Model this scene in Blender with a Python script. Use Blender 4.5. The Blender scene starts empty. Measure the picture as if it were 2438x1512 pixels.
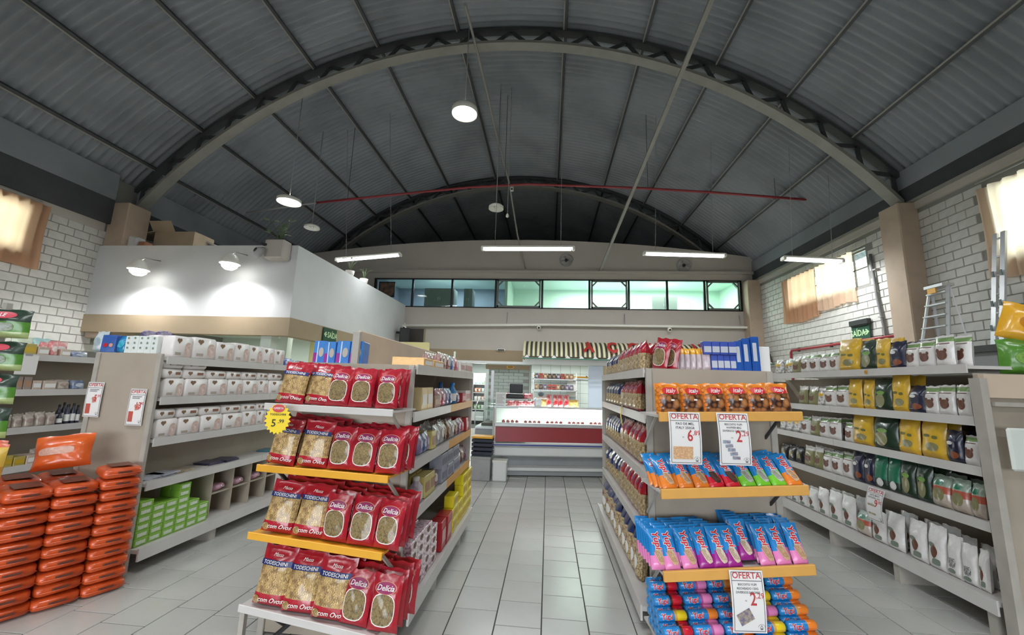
import bpy, bmesh, math, random
from math import sin, cos, pi, radians
from mathutils import Vector, Matrix
random.seed(7)
SC = bpy.context.scene
COL = SC.collection
# ------------------------------------------------------------------ camera
FPX, HC = 955.4, 1.65
YAW, PITCH, ROLL = 0.09355, 0.16434, -0.0313
_Rr = Matrix.Rotation(ROLL, 3, 'Y'); _Rx = Matrix.Rotation(PITCH, 3, 'X'); _Rz = Matrix.Rotation(YAW, 3, 'Z')
RC = _Rz @ _Rx @ _Rr
camd = bpy.data.cameras.new('camera'); cam = bpy.data.objects.new('camera', camd); COL.objects.link(cam)
camd.sensor_width = 36; camd.lens = 36 * FPX / 2438; camd.clip_start = .05; camd.clip_end = 200
cx_, cy_, cz_ = RC.col[0], RC.col[1], RC.col[2]
cam.matrix_world = Matrix(((cx_.x, cz_.x, -cy_.x, 0), (cx_.y, cz_.y, -cy_.y, 0), (cx_.z, cz_.z, -cy_.z, HC), (0, 0, 0, 1)))
SC.camera = cam
def ray(px, py):
    return RC @ Vector(((px - 1219) / FPX, 1, (756 - py) / FPX))
def at(px, py, x=None, y=None, z=None):
    """surveying helper: where a sight line meets the plane x=, y= or z="""
    d = ray(px, py)
    t = x / d.x if x is not None else y / d.y if y is not None else (z - HC) / d.z
    return d * t + Vector((0, 0, HC))
# ------------------------------------------------------------------ world, exposure
SC.view_settings.view_transform = 'Standard'; SC.view_settings.look = 'None'
SC.view_settings.exposure = 0.05; SC.view_settings.gamma = 1.0; SC.view_settings.use_curve_mapping = False
W = bpy.data.worlds.new('daylight'); SC.world = W; W.use_nodes = True
W.node_tree.nodes['Background'].inputs[0].default_value = (0.86, 0.93, 1.0, 1)
W.node_tree.nodes['Background'].inputs[1].default_value = 8.5
POWER_TUBE = 125
# ------------------------------------------------------------------ materials
def lin(c):
    def f(v):
        v /= 255.0
        return v / 12.92 if v <= .04045 else ((v + .055) / 1.055) ** 2.4
    return tuple(f(v) for v in c) + (1,)
MC = {}
def M(name, rgb, rough=.5, metal=0, noise=0, scale=20, bump=0, coat=0, emit=0, second=None, trans=0, alpha=1, spec=.5):
    """procedural material: base colour with optional noise mottling towards a second colour"""
    if name in MC: return MC[name]
    m = bpy.data.materials.new(name); m.use_nodes = True; MC[name] = m
    nt = m.node_tree; b = nt.nodes['Principled BSDF']
    c = lin(rgb)
    b.inputs['Base Color'].default_value = c
    b.inputs['Roughness'].default_value = rough; b.inputs['Metallic'].default_value = metal
    b.inputs['Coat Weight'].default_value = coat; b.inputs['Coat Roughness'].default_value = .15
    b.inputs['Specular IOR Level'].default_value = spec
    b.inputs['Transmission Weight'].default_value = trans
    b.inputs['Alpha'].default_value = alpha
    m.diffuse_color = c
    if emit:
        b.inputs['Emission Color'].default_value = c; b.inputs['Emission Strength'].default_value = emit
    if noise or bump:
        tc = nt.nodes.new('ShaderNodeTexCoord'); n = nt.nodes.new('ShaderNodeTexNoise')
        n.inputs['Scale'].default_value = scale; n.inputs['Detail'].default_value = 4
        nt.links.new(tc.outputs['Object'], n.inputs['Vector'])
        if noise:
            mx = nt.nodes.new('ShaderNodeMix'); mx.data_type = 'RGBA'
            s = lin(second) if second else tuple(v * .62 for v in c[:3]) + (1,)
            mx.inputs['A'].default_value = c; mx.inputs['B'].default_value = s
            rp = nt.nodes.new('ShaderNodeMapRange'); rp.inputs[1].default_value = .42; rp.inputs[2].default_value = .72
            rp.inputs[4].default_value = noise
            nt.links.new(n.outputs[0], rp.inputs[0]); nt.links.new(rp.outputs[0], mx.inputs['Factor'])
            nt.links.new(mx.outputs['Result'], b.inputs['Base Color'])
        if bump:
            bp = nt.nodes.new('ShaderNodeBump'); bp.inputs['Strength'].default_value = bump; bp.inputs['Distance'].default_value = .01
            nt.links.new(n.outputs[0], bp.inputs['Height']); nt.links.new(bp.outputs[0], b.inputs['Normal'])
    return m
def Mfood(name, a, b2, c2, scale, rough=.3, coat=.6, bump=.6):
    """cells of two tones with dark gaps: pasta, biscuits, beans seen through film"""
    if name in MC: return MC[name]
    m = bpy.data.materials.new(name); m.use_nodes = True; MC[name] = m
    nt = m.node_tree; b = nt.nodes['Principled BSDF']; L = nt.links.new
    tc = nt.nodes.new('ShaderNodeTexCoord'); v = nt.nodes.new('ShaderNodeTexVoronoi'); v.inputs['Scale'].default_value = scale
    L(tc.outputs['Object'], v.inputs['Vector'])
    r = nt.nodes.new('ShaderNodeValToRGB'); r.color_ramp.elements[0].position = .0; r.color_ramp.elements[0].color = lin(a)
    r.color_ramp.elements[1].position = .75; r.color_ramp.elements[1].color = lin(c2)
    e = r.color_ramp.elements.new(.45); e.color = lin(b2)
    L(v.outputs['Distance'], r.inputs[0]); L(r.outputs[0], b.inputs['Base Color'])
    bp = nt.nodes.new('ShaderNodeBump'); bp.invert = True; bp.inputs['Strength'].default_value = bump; bp.inputs['Distance'].default_value = .008
    L(v.outputs['Distance'], bp.inputs['Height']); L(bp.outputs[0], b.inputs['Normal'])
    b.inputs['Roughness'].default_value = rough; b.inputs['Coat Weight'].default_value = coat; b.inputs['Coat Roughness'].default_value = .12
    m.diffuse_color = lin(a)
    return m
def Mcloth(name, rgb):
    """thin curtain cloth, lets daylight through"""
    m = bpy.data.materials.new(name); m.use_nodes = True; nt = m.node_tree
    out = nt.nodes['Material Output']; d = nt.nodes.new('ShaderNodeBsdfDiffuse'); t = nt.nodes.new('ShaderNodeBsdfTranslucent'); mx = nt.nodes.new('ShaderNodeMixShader')
    d.inputs[0].default_value = lin(rgb); t.inputs[0].default_value = lin(rgb); mx.inputs[0].default_value = .66
    nt.links.new(d.outputs[0], mx.inputs[1]); nt.links.new(t.outputs[0], mx.inputs[2]); nt.links.new(mx.outputs[0], out.inputs[0])
    return m
def Mglass(name, tint=(235, 245, 240)):
    """thin glazing: mostly clear with a mirror sheen at grazing angles"""
    m = bpy.data.materials.new(name); m.use_nodes = True; nt = m.node_tree; L = nt.links.new
    out = nt.nodes['Material Output']; t = nt.nodes.new('ShaderNodeBsdfTransparent'); g = nt.nodes.new('ShaderNodeBsdfGlossy'); mx = nt.nodes.new('ShaderNodeMixShader'); fr = nt.nodes.new('ShaderNodeLayerWeight'); pw = nt.nodes.new('ShaderNodeMath'); pw.operation = 'POWER'; pw.inputs[1].default_value = 4; ma = nt.nodes.new('ShaderNodeMath'); ma.operation = 'MULTIPLY_ADD'; ma.inputs[1].default_value = .5; ma.inputs[2].default_value = .04
    t.inputs[0].default_value = lin(tint); g.inputs['Roughness'].default_value = .03; 
    L(fr.outputs['Facing'], pw.inputs[0]); L(pw.outputs[0], ma.inputs[0]); L(ma.outputs[0], mx.inputs[0]); L(t.outputs[0], mx.inputs[1]); L(g.outputs[0], mx.inputs[2]); L(mx.outputs[0], out.inputs[0])
    return m
# ------------------------------------------------------------------ mesh building
class MB:
    def __init__(s, smooth=False): s.v = []; s.f = []; s.m = []; s.mats = []; s.sm = []; s.smooth = smooth
    def mi(s, m):
        if m not in s.mats: s.mats.append(m)
        return s.mats.index(m)
    def add(s, vs, fs, m, smooth=None):
        o = len(s.v); s.v += [tuple(v) for v in vs]; k = s.mi(m)
        for f in fs: s.f.append(tuple(i + o for i in f)); s.m.append(k); s.sm.append(s.smooth if smooth is None else smooth)
        return s
    def box(s, c, d, m, R=None, bev=0):
        x, y, z = d[0] / 2, d[1] / 2, d[2] / 2; c = Vector(c)
        if bev:
            b = min(bev, x * .9, y * .9, z * .9)
            vs = []
            for sx in (-1, 1):
                for sy in (-1, 1):
                    for sz in (-1, 1):
                        vs += [(sx * x, sy * (y - b), sz * (z - b)), (sx * (x - b), sy * y, sz * (z - b)), (sx * (x - b), sy * (y - b), sz * z)]
            bm = bmesh.new(); bv = [bm.verts.new(v) for v in vs]
            r = bmesh.ops.convex_hull(bm, input=bv); bmesh.ops.dissolve_limit(bm, angle_limit=.01, verts=bm.verts, edges=bm.edges)
            bm.normal_update(); bm.verts.index_update()
            vs = [v.co.copy() for v in bm.verts]; fs = [tuple(v.index for v in f.verts) for f in bm.faces]; bm.free()
        else:
            vs = [Vector((sx * x, sy * y, sz * z)) for sx in (-1, 1) for sy in (-1, 1) for sz in (-1, 1)]
            fs = [(0, 1, 3, 2), (4, 6, 7, 5), (0, 4, 5, 1), (2, 3, 7, 6), (0, 2, 6, 4), (1, 5, 7, 3)]
        if R: vs = [R @ Vector(v) for v in vs]
        return s.add([Vector(v) + c for v in vs], fs, m)
    def b2(s, a, b, m, bev=0):
        return s.box([(a[i] + b[i]) / 2 for i in range(3)], [abs(b[i] - a[i]) for i in range(3)], m, bev=bev)
    def bar(s, a, b, w, h, m, up=(0, 0, 1)):
        a, b = Vector(a), Vector(b); d = (b - a); L = d.length; y = d.normalized(); u = Vector(up)
        x = y.cross(u)
        if x.length < 1e-4: x = y.cross(Vector((1, 0, 0)))
        x.normalize(); z = x.cross(y)
        return s.box((a + b) / 2, (w, L, h), m, R=Matrix((x, y, z)).transposed())
    def tube(s, pts, r, m, n=8, caps=True):
        pts = [Vector(p) for p in pts]; vs = []; fs = []
        rr = r if isinstance(r, (list, tuple)) else [r] * len(pts)
        pu = None
        for i, p in enumerate(pts):
            t = (pts[min(i + 1, len(pts) - 1)] - pts[max(i - 1, 0)]).normalized()
            u = t.cross(Vector((0, 0, 1)) if abs(t.z) < .9 else Vector((1, 0, 0))).normalized() if pu is None else (pu - t * pu.dot(t)).normalized()
            pu = u; w = t.cross(u)
            vs += [p + (u * cos(2 * pi * k / n) + w * sin(2 * pi * k / n)) * rr[i] for k in range(n)]
        for i in range(len(pts) - 1):
            for k in range(n): fs.append((i * n + k, i * n + (k + 1) % n, (i + 1) * n + (k + 1) % n, (i + 1) * n + k))
        s.add(vs, fs, m, smooth=n > 4)
        if caps:
            o = len(s.v) - len(vs)
            k = s.mi(m); s.f.append(tuple(o + j for j in range(n))[::-1]); s.m.append(k); s.sm.append(False)
            s.f.append(tuple(o + (len(pts) - 1) * n + j for j in range(n))); s.m.append(k); s.sm.append(False)
        return s
    def lathe(s, prof, m, n=20, c=(0, 0, 0), mats=None):
        c = Vector(c); vs = []; fs = []
        for r, z in prof: vs += [c + Vector((r * cos(2 * pi * k / n), r * sin(2 * pi * k / n), z)) for k in range(n)]
        for i in range(len(prof) - 1):
            fs = [(i * n + k, i * n + (k + 1) % n, (i + 1) * n + (k + 1) % n, (i + 1) * n + k) for k in range(n)]
            if i == 0: s.add(vs, fs, mats[0] if mats else m, smooth=True); o = len(s.v) - len(vs)
            else:
                k_ = s.mi(mats[i] if mats else m)
                for f in fs: s.f.append(tuple(j + o for j in f)); s.m.append(k_); s.sm.append(True)
        return s
    def join(s, o, off=(0, 0, 0), R=None):
        b = len(s.v); off = Vector(off)
        s.v += [tuple((R @ Vector(v) if R else Vector(v)) + off) for v in o.v]
        mp = [s.mi(m) for m in o.mats]
        s.f += [tuple(i + b for i in f) for f in o.f]; s.m += [mp[i] for i in o.m]; s.sm += o.sm
        return s
    def mesh(s, name):
        me = bpy.data.meshes.new(name); me.from_pydata(s.v, [], s.f)
        for m in s.mats: me.materials.append(m)
        me.polygons.foreach_set('material_index', s.m); me.polygons.foreach_set('use_smooth', s.sm); me.update()
        return me
def link(name, me, parent=None, loc=None):
    o = bpy.data.objects.new(name, me); COL.objects.link(o)
    if parent: o.parent = parent
    if loc is not None: o.location = loc
    return o
def obj(name, mb, parent=None, loc=None, label=None):
    o = link(name, mb.mesh(name) if isinstance(mb, MB) else mb, parent, loc)
    if label: o['label'] = label
    return o
def thing(name, label, cat, loc=(0, 0, 0), rz=0, group=None):
    o = bpy.data.objects.new(name, None); COL.objects.link(o); o.empty_display_size = .1
    o.location = loc; o.rotation_euler = (0, 0, rz); return tag(o, label, cat, group)
def tag(o, label, cat, group=None):
    o['label'] = label; o['category'] = cat
    if group: o['group'] = group
    return o
def struct(name, mb, label=None):
    o = obj(name, mb); o['kind'] = 'structure'
    if label: o['label'] = label
    return o
def light(name, kind, loc, power, color=(1, 1, 1), size=1, size_y=None, aim=None, spot=None, parent=None):
    d = bpy.data.lights.new(name, kind); d.energy = power; d.color = color
    if kind == 'AREA':
        d.shape = 'RECTANGLE' if size_y else 'DISK'; d.size = size
        if size_y: d.size_y = size_y
    elif kind == 'SPOT': d.spot_size = spot or 2; d.spot_blend = .6; d.shadow_soft_size = size
    else: d.shadow_soft_size = size
    o = bpy.data.objects.new(name, d); COL.objects.link(o); o.location = loc
    if aim: o.rotation_euler = (Vector(aim) - Vector(loc)).to_track_quat('-Z', 'Y').to_euler()
    if parent: o.parent = parent
    return o
TXT = {}
def text_geo(t, size, shear=0, bold=0):
    key = (t, size, shear, bold)
    if key in TXT: return TXT[key]
    c = bpy.data.curves.new('lettering', 'FONT'); c.body = t; c.size = size; c.shear = shear; c.offset = bold * size
    c.align_x = 'CENTER'; c.align_y = 'CENTER'; c.resolution_u = 2; c.extrude = 0
    o = bpy.data.objects.new('lettering', c); me = bpy.data.meshes.new_from_object(o)
    g = ([(v.co.x, v.co.y) for v in me.vertices], [tuple(p.vertices) for p in me.polygons])
    bpy.data.objects.remove(o); bpy.data.curves.remove(c); bpy.data.meshes.remove(me)
    TXT[key] = g
    return g
def text_mb(mb, t, size, f, m, shear=0, bold=0.0, rot=0, sx=1):
    """letters mapped through f(a, b) -> 3-D point; a runs right, b up"""
    vs, fs = text_geo(t, size, shear, bold); c_, s_ = cos(rot), sin(rot)
    return mb.add([f(a * sx * c_ - b * s_, a * sx * s_ + b * c_) for a, b in vs], fs, m)
ORD = ['first', 'second', 'third', 'fourth', 'fifth', 'sixth', 'seventh', 'eighth', 'ninth', 'tenth', 'eleventh', 'twelfth', 'thirteenth', 'fourteenth', 'fifteenth', 'sixteenth', 'seventeenth', 'eighteenth', 'nineteenth', 'twentieth', 'twenty-first', 'twenty-second', 'twenty-third', 'twenty-fourth', 'twenty-fifth', 'twenty-sixth']
# ------------------------------------------------------------------ shell dimensions
XL, XR, YF = -10.63, 7.5, 15.1          # side walls, facade of the mezzanine
AX, AZ, RCH, RRF = -1.55, -1.35, 11.4, 11.98   # vault axis, chord radius, sheet radius
Y0, Y1 = -9.0, 24.0
ZE = 5.6                                 # eaves
m_floor = M('floor_tile', (192, 191, 185), .22, noise=.35, scale=3, second=(166, 165, 158), spec=.5)
m_grout = M('grout', (70, 70, 66), .9)
m_roof = M('fibre_cement_sheet', (144, 149, 154), .85, noise=.6, scale=.7, second=(108, 112, 118), bump=.2)
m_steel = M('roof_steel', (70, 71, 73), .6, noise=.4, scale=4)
m_chord = M('truss_steel', (146, 143, 136), .6, noise=.4, scale=3)
m_brick = M('painted_block', (205, 203, 197), .75, noise=.35, scale=6, second=(180, 178, 172), bump=.3)
m_joint = M('block_joint', (138, 138, 132), .9)
m_plaster = M('plaster_wall', (186, 179, 170), .85, noise=.25, scale=1.2, second=(168, 161, 152))
m_white = M('white_plaster', (206, 207, 207), .8, noise=.15, scale=1.5)
m_band = M('beige_band', (160, 142, 116), .8, noise=.2, scale=2)
m_col = M('column_paint', (186, 166, 146), .8, noise=.3, scale=3)
m_pvc = M('grey_conduit', (160, 160, 158), .5)
m_redpipe = M('red_pipe_paint', (150, 52, 58), .45)
m_black = M('black_paint', (28, 29, 31), .45)
m_dark = M('dark_plastic', (40, 40, 42), .5)
m_glass = Mglass('clear_glass')
m_alu = M('aluminium', (204, 206, 208), .38, metal=.35, noise=.2, scale=10)
m_tube = M('tube_glow', (246, 250, 255), .4, emit=9)
m_lampglow = M('lamp_glow', (255, 255, 250), .4, emit=14)
m_enamel = M('white_enamel', (228, 226, 216), .35)
# floor -------------------------------------------------------------
fl = MB(); fl.b2((XL, Y0, -.12), (XR, Y1, -.004), m_grout); FLOOR = struct('floor', fl, 'floor of pale grey square tiles with dark joints')
TS = .325
def tile_mb(mb, x, y, w=TS):
    g = .0035; e = .002
    a = [(x + g, y + g, -.004), (x + w - g, y + g, -.004), (x + w - g, y + w - g, -.004), (x + g, y + w - g, -.004)]
    b = [(x + g + e, y + g + e, 0), (x + w - g - e, y + g + e, 0), (x + w - g - e, y + w - g - e, 0), (x + g + e, y + w - g - e, 0)]
    mb.add(a + b, [(4, 5, 6, 7), (0, 1, 5, 4), (1, 2, 6, 5), (2, 3, 7, 6), (3, 0, 4, 7)], m_floor)
tiles = []
rt = random.Random(3)
for i in range(-33, 24):
    off = rt.uniform(0, TS)
    for j in range(2, 47):
        x, y = -.02 + i * TS, off + j * TS - .3
        if x < XL or x + TS > XR or y > 15: continue
        c = RC.transposed() @ Vector((x + TS / 2, y + TS / 2, -HC))
        vis = c.y > .3 and abs(c.x / c.y) < 1.32 and -c.z / c.y < .84
        clear = (-.85 < x + .16 < .66 and y > 2.7) or (-3.3 < x + .16 < -1.85) or (1.6 < x + .16 < 3.15) or y > 5.7
        tiles.append((0 if vis and clear else 1, c.length, x, y))
tiles.sort()
tm = MB(); tile_mb(tm, 0, 0); tme = tm.mesh('tile')
for k, t in enumerate(tiles[:300]):
    o = link('tile', tme, FLOOR, (t[2], t[3], 0))
rest = MB()
for t in tiles[300:]: tile_mb(rest, t[2], t[3])
o = obj('tiles_beyond', rest, FLOOR); o['kind'] = 'stuff'
# roof ---------------------------------------------------------------
rf = MB(True)
A0, A1 = -math.acos((ZE - AZ) / RRF) - .03, math.acos((ZE - AZ) / RRF) + .03
na = 56; per = .177; ny = int((Y1 - Y0) / per * 6)
vs = []
for j in range(ny + 1):
    y = Y0 + (Y1 - Y0) * j / ny; r = RRF + .036 * cos(2 * pi * y / per)
    vs += [(AX + r * sin(A0 + (A1 - A0) * i / na), y, AZ + r * cos(A0 + (A1 - A0) * i / na)) for i in range(na + 1)]
fs = [(j * (na + 1) + i, j * (na + 1) + i + 1, (j + 1) * (na + 1) + i + 1, (j + 1) * (na + 1) + i) for j in range(ny) for i in range(na)]
rf.add(vs, fs, m_roof)
CEIL = struct('ceiling', rf, 'barrel vault roof of dark grey corrugated sheets')
for a in (-46.5, -39, -31.2, -22.9, -14.4, -4.2, 8.9, 18.4, 27.1, 35.6, 43.6):
    a = radians(a); p = MB(); r = RRF - .085
    p.bar((AX + r * sin(a), Y0, AZ + r * cos(a)), (AX + r * sin(a), Y1, AZ + r * cos(a)), .07, .11, m_steel, up=(sin(a), 0, cos(a)))
    p.bar((AX + (r - .06) * sin(a - .003), Y0, AZ + (r - .06) * cos(a - .003)), (AX + (r - .06) * sin(a - .003), Y1, AZ + (r - .06) * cos(a - .003)), .03, .012, m_chord, up=(sin(a), 0, cos(a)))
    o = obj('purlin', p, CEIL)
def truss(y, lab):
    t = thing('roof_truss', lab, 'truss', (AX, y, ZE - .1), 0); t['kind'] = 'structure'
    for nm, r, w, h, m in (('lower_chord', RCH, .26, .07, m_chord), ('upper_chord', RRF - .17, .2, .06, m_steel)):
        a1 = math.acos((ZE - .02 - AZ) / r); b = MB(); n = 60
        vs = []
        for i in range(n + 1):
            a = -a1 + 2 * a1 * i / n
            for rr, yy in ((r, -w / 2), (r + h, -w / 2), (r + h, w / 2), (r, w / 2)):
                vs.append((rr * sin(a), yy, AZ + rr * cos(a) - (ZE - .1)))
        fs = [(i * 4 + k, i * 4 + (k + 1) % 4, i * 4 + 4 + (k + 1) % 4, i * 4 + 4 + k) for i in range(n) for k in range(4)]
        fs += [(0, 1, 2, 3), tuple(n * 4 + k for k in (3, 2, 1, 0))]
        b.add(vs, fs, m); obj(nm, b, t)
    n = 44; a1 = math.acos((ZE + .15 - AZ) / RCH)
    def pt(a, r): return Vector((r * sin(a), 0, AZ + r * cos(a) - (ZE - .1)))
    for i in range(n):
        a, b_ = -a1 + 2 * a1 * i / n, -a1 + 2 * a1 * (i + 1) / n
        b = MB(); p, q = (pt(a, RCH + .06), pt(b_, RRF - .16)) if i % 2 == 0 else (pt(a, RRF - .16), pt(b_, RCH + .06))
        b.bar(p, q, .09, .03, m_steel, up=(0, 1, 0)); obj('web_bar', b, t)
    # web sheet closing the lattice behind, as the photo's truss reads nearly solid
    return t
truss(8.8, 'arched steel lattice truss crossing the hall over the white bulkhead')
truss(16.2, 'far arched steel truss half hidden behind the mezzanine parapet')
# side walls of painted blocks ------------------------------------------
def block_wall(name, x, sgn, holes, rng, lab, bl, bh, near):
    """sgn +1: faces +x. Backing slab with window holes, blocks laid proud of it"""
    w = MB(); t = .2; z0, z1 = -.12, 6.33
    ys = sorted({Y0, Y1} | {h[0] for h in holes} | {h[1] for h in holes})
    for a, b in zip(ys, ys[1:]):
        hh = [h for h in holes if h[0] <= a and b <= h[1]]
        xa, xb = (x - t, x) if sgn > 0 else (x, x + t)
        if not hh: w.b2((xa, a, z0), (xb, b, z1), m_joint)
        else:
            w.b2((xa, a, z0), (xb, b, hh[0][2]), m_joint); w.b2((xa, a, hh[0][3]), (xb, b, z1), m_joint)
    wall = struct(name, w, lab)
    g = .007; p = .014; c = MB()
    hx = sgn * p; y2, z2 = bl / 2 - g, bh / 2 - g; e = .006
    def blk(mb, y, z, L=bl):
        l2 = L / 2 - g
        A = [(0, -l2, -z2), (0, l2, -z2), (0, l2, z2), (0, -l2, z2)]; B = [(hx, -l2 + e, -z2 + e), (hx, l2 - e, -z2 + e), (hx, l2 - e, z2 - e), (hx, -l2 + e, z2 - e)]
        mb.add([(x + v[0], y + v[1], z + v[2]) for v in A + B], [(4, 5, 6, 7), (0, 1, 5, 4), (1, 2, 6, 5), (2, 3, 7, 6), (3, 0, 4, 7)], m_brick)
    spots = []
    k = 0; z = rng[2] + bh / 2
    while z + bh / 2 < rng[3]:
        y = rng[0] + bl * (.5 if k % 2 else 1.0)
        while y + bl / 2 < rng[1]:
            if not any(y + bl / 2 > h[0] - .02 and y - bl / 2 < h[1] + .02 and z + bh / 2 > h[2] - .02 and z - bh / 2 < h[3] + .02 for h in holes):
                q = RC.transposed() @ Vector((x, y, z - HC))
                vis = q.y > .2 and abs(q.x / q.y) < 1.3 and z > near
                spots.append((0 if vis else 1, q.length, y, z))
            y += bl
        z += bh; k += 1
    spots.sort()
    proto = MB(); blk(proto, 0, 0); proto.v = [(a - x, b, cc) for a, b, cc in proto.v]; me = proto.mesh('brick')
    for s in spots[:300]: link('brick', me, wall, (x, s[2], s[3]))
    if spots[300:]:
        r = MB()
        for s in spots[300:]: blk(r, s[2], s[3])
        o = obj('bricks_beyond', r, wall); o['kind'] = 'stuff'
    return wall
HL = [(3.6, 6.8, 4.0, 4.93)]
HR = [(9.9, 13.0, 4.25, 5.15), (4.3, 7.1, 3.95, 5.2)]
WL_ = block_wall('wall_left', XL, 1, HL, (1.5, 8.6, 1.0, 4.98), 'left side wall of white painted blocks', .3, .18, 2.2)
WR_ = block_wall('wall_right', XR, -1, HR, (3.5, 15.1, 1.8, 5.5), 'right side wall of white painted blocks', .325, .17, 2.4)
# ring beams, columns
b = MB(); b.b2((XL, Y0, 4.94), (XL + .03, 8.2, 5.14), m_plaster); struct('trim_1', b, 'plain plastered ring beam above left wall blocks')
m_eave = M('eave_sheet', (74, 75, 78), .85, noise=.5, scale=1.5, second=(52, 53, 56))
b = MB(); b.b2((XL, Y0, 5.14), (XL + .1, 8.25, 5.75), m_eave); b.b2((XL, Y0, 5.75), (XL + .1, 8.25, 6.4), m_roof); b.b2((XL, 8.8, 5.14), (XL + .1, Y1, 5.75), m_eave); b.b2((XL, 8.8, 5.75), (XL + .1, Y1, 6.4), m_roof); struct('trim_11', b, 'dark sheeting closing the left eaves')
b = MB(); b.b2((XR - .05, Y0, 5.66), (XR, YF, 6.0), m_eave); b.b2((XR - .05, Y0, 6.0), (XR, YF, 6.4), m_roof); struct('trim_12', b, 'dark sheeting closing the right eaves')
b = MB(); b.b2((XR - .06, Y0, 5.45), (XR, YF, 5.62), m_plaster); b.b2((XR - .1, Y0, 5.60), (XR, YF, 5.66), m_chord); struct('trim_2', b, 'plastered ring beam with pale pipe ledge over right wall')
b = MB(); b.b2((XR - .38, 8.45, 0), (XR, 8.95, 5.6), m_col, bev=.02); struct('trim_3', b, 'beige concrete column on the right wall')
b = MB(); b.b2((XR - .45, 14.65, 0), (XR, YF, 5.6), m_col, bev=.02); struct('trim_4', b, 'brownish concrete corner column beside the facade')
b = MB(); b.b2((XL, 8.25, 2.4), (XL + .5, 8.8, 5.7), m_col, bev=.02); struct('trim_5', b, 'beige concrete column over the bulkhead at left')
b = MB(); b.b2((XL, 8.3, 4.1), (XL + 5, 24, 5.6), m_plaster); 
# front wall behind the viewer with wide street opening
b = MB(); b.b2((XL - .2, Y0 - .2, 0), (-7, Y0, 3.4), m_plaster); b.b2((4, Y0 - .2, 0), (XR + .2, Y0, 3.4), m_plaster)
xs = [XL - .2 + (XR + .4 - XL) * i / 24 for i in range(25)]
b.add([(x, y, z) for y in (Y0 - .2, Y0) for x in xs for z in (3.4, AZ + math.sqrt(RRF ** 2 - (x - AX) ** 2) + .1)], [(o + 2 * i, o + 2 * i + 2, o + 2 * i + 3, o + 2 * i + 1) for o in (0, 50) for i in range(24)], m_plaster)
struct('wall_front', b, 'street front wall behind the shopper with wide open shutters')
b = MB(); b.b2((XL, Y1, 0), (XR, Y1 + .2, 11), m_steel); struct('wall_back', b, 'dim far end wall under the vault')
b = MB(); b.b2((-60, -60, -.3), (60, Y0 - .2, -.15), M('street', (120, 118, 112), .9)); struct('ground_street', b, 'street pavement outside the shutters')
for nm, loc, sx, sy, aim in (('daylight_portal', (-1.5, Y0 + .05, 1.7), 11, 3.4, (-1.5, 5, 1.7)), ('window_portal', (XL - .25, 5.3, 4.35), 3.4, 1.2, (0, 5.3, 4.35)), ('window_portal', (XR + .25, 11.45, 4.55), 3.1, 1.1, (0, 11.45, 4.55)), ('window_portal', (XR + .25, 5.75, 4.45), 2.9, 1.4, (0, 5.75, 4.45))):
    o = light(nm, 'AREA', loc, 1, (1, 1, 1), sx, sy, aim=aim); o.data.cycles.is_portal = True
# windows with curtains ------------------------------------------------
m_frame = M('window_steel', (120, 112, 104), .6)
m_cur = Mcloth('curtain_cloth', (226, 184, 152)); m_cur2 = Mcloth('curtain_pale', (244, 218, 194))
def window(n, x, sgn, h, lab, curtains):
    w = thing('window_%d' % n, lab, 'window', (x, (h[0] + h[1]) / 2, h[2])); w['kind'] = 'structure'
    ym = (h[0] + h[1]) / 2; hw = (h[1] - h[0]) / 2; hh = h[3] - h[2]; xo = -sgn * .1
    f = MB(); 
    for z in (0.02, hh - .02): f.b2((xo - .02, -hw, z - .02), (xo + .02, hw, z + .02), m_frame)
    for k in range(7): f.b2((xo - .015, -hw + k * hw / 3 - .02, 0), (xo + .015, -hw + k * hw / 3 + .02, hh), m_frame)
    f.b2((xo - .015, -hw, hh / 2 - .015), (xo + .015, hw, hh / 2 + .015), m_frame)
    obj('window_frame', f, w)
    for k in range(6):
        g = MB(); a = -hw + k * hw / 3 + .02; g.b2((xo - .003, a, .04), (xo + .003, a + hw / 3 - .04, hh - .04), m_glass); obj('pane', g, w)
    r = MB(); r.tube([(sgn * .09, -hw - .15, hh + .16), (sgn * .09, hw + .15, hh + .16)], .012, m_pvc, n=6); obj('curtain_rod', r, w)
    for a, b_, top, bot, m in curtains:
        c = MB(True); n = 46; a -= ym; b_ -= ym; seed = random.random() * 9
        vs = []
        for j in range(7):
            v = j / 6
            for i in range(n + 1):
                u = i / n; yy = a + (b_ - a) * u
                vs.append((sgn * (.075 + .042 * sin(u * abs(b_ - a) * 30 + seed) + .012 * sin(u * 23 + v * 3)), yy + .015 * sin(v * 4 + u * 9), (top + (bot - top) * v + .03 * sin(u * 7 + seed) * v) - h[2]))
        c.add(vs, [(j * (n + 1) + i, j * (n + 1) + i + 1, (j + 1) * (n + 1) + i + 1, (j + 1) * (n + 1) + i) for j in range(6) for i in range(n)], m)
        obj('curtain', c, w)
    return w
window(1, XL, 1, HL[0], 'window in left wall behind a thin peach curtain', [(3.4, 7.1, 5.05, 3.68, m_cur)])
window(2, XR, -1, HR[0], 'window in right wall past the column with gathered peach curtains', [(11.6, 13.25, 5.15, 3.75, m_cur), (10.25, 11.6, 5.15, 3.9, m_cur2)])
window(3, XR, -1, HR[1], 'window in right wall above the ladders with drawn curtain', [(5.1, 7.3, 5.25, 3.6, m_cur2)])
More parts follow.
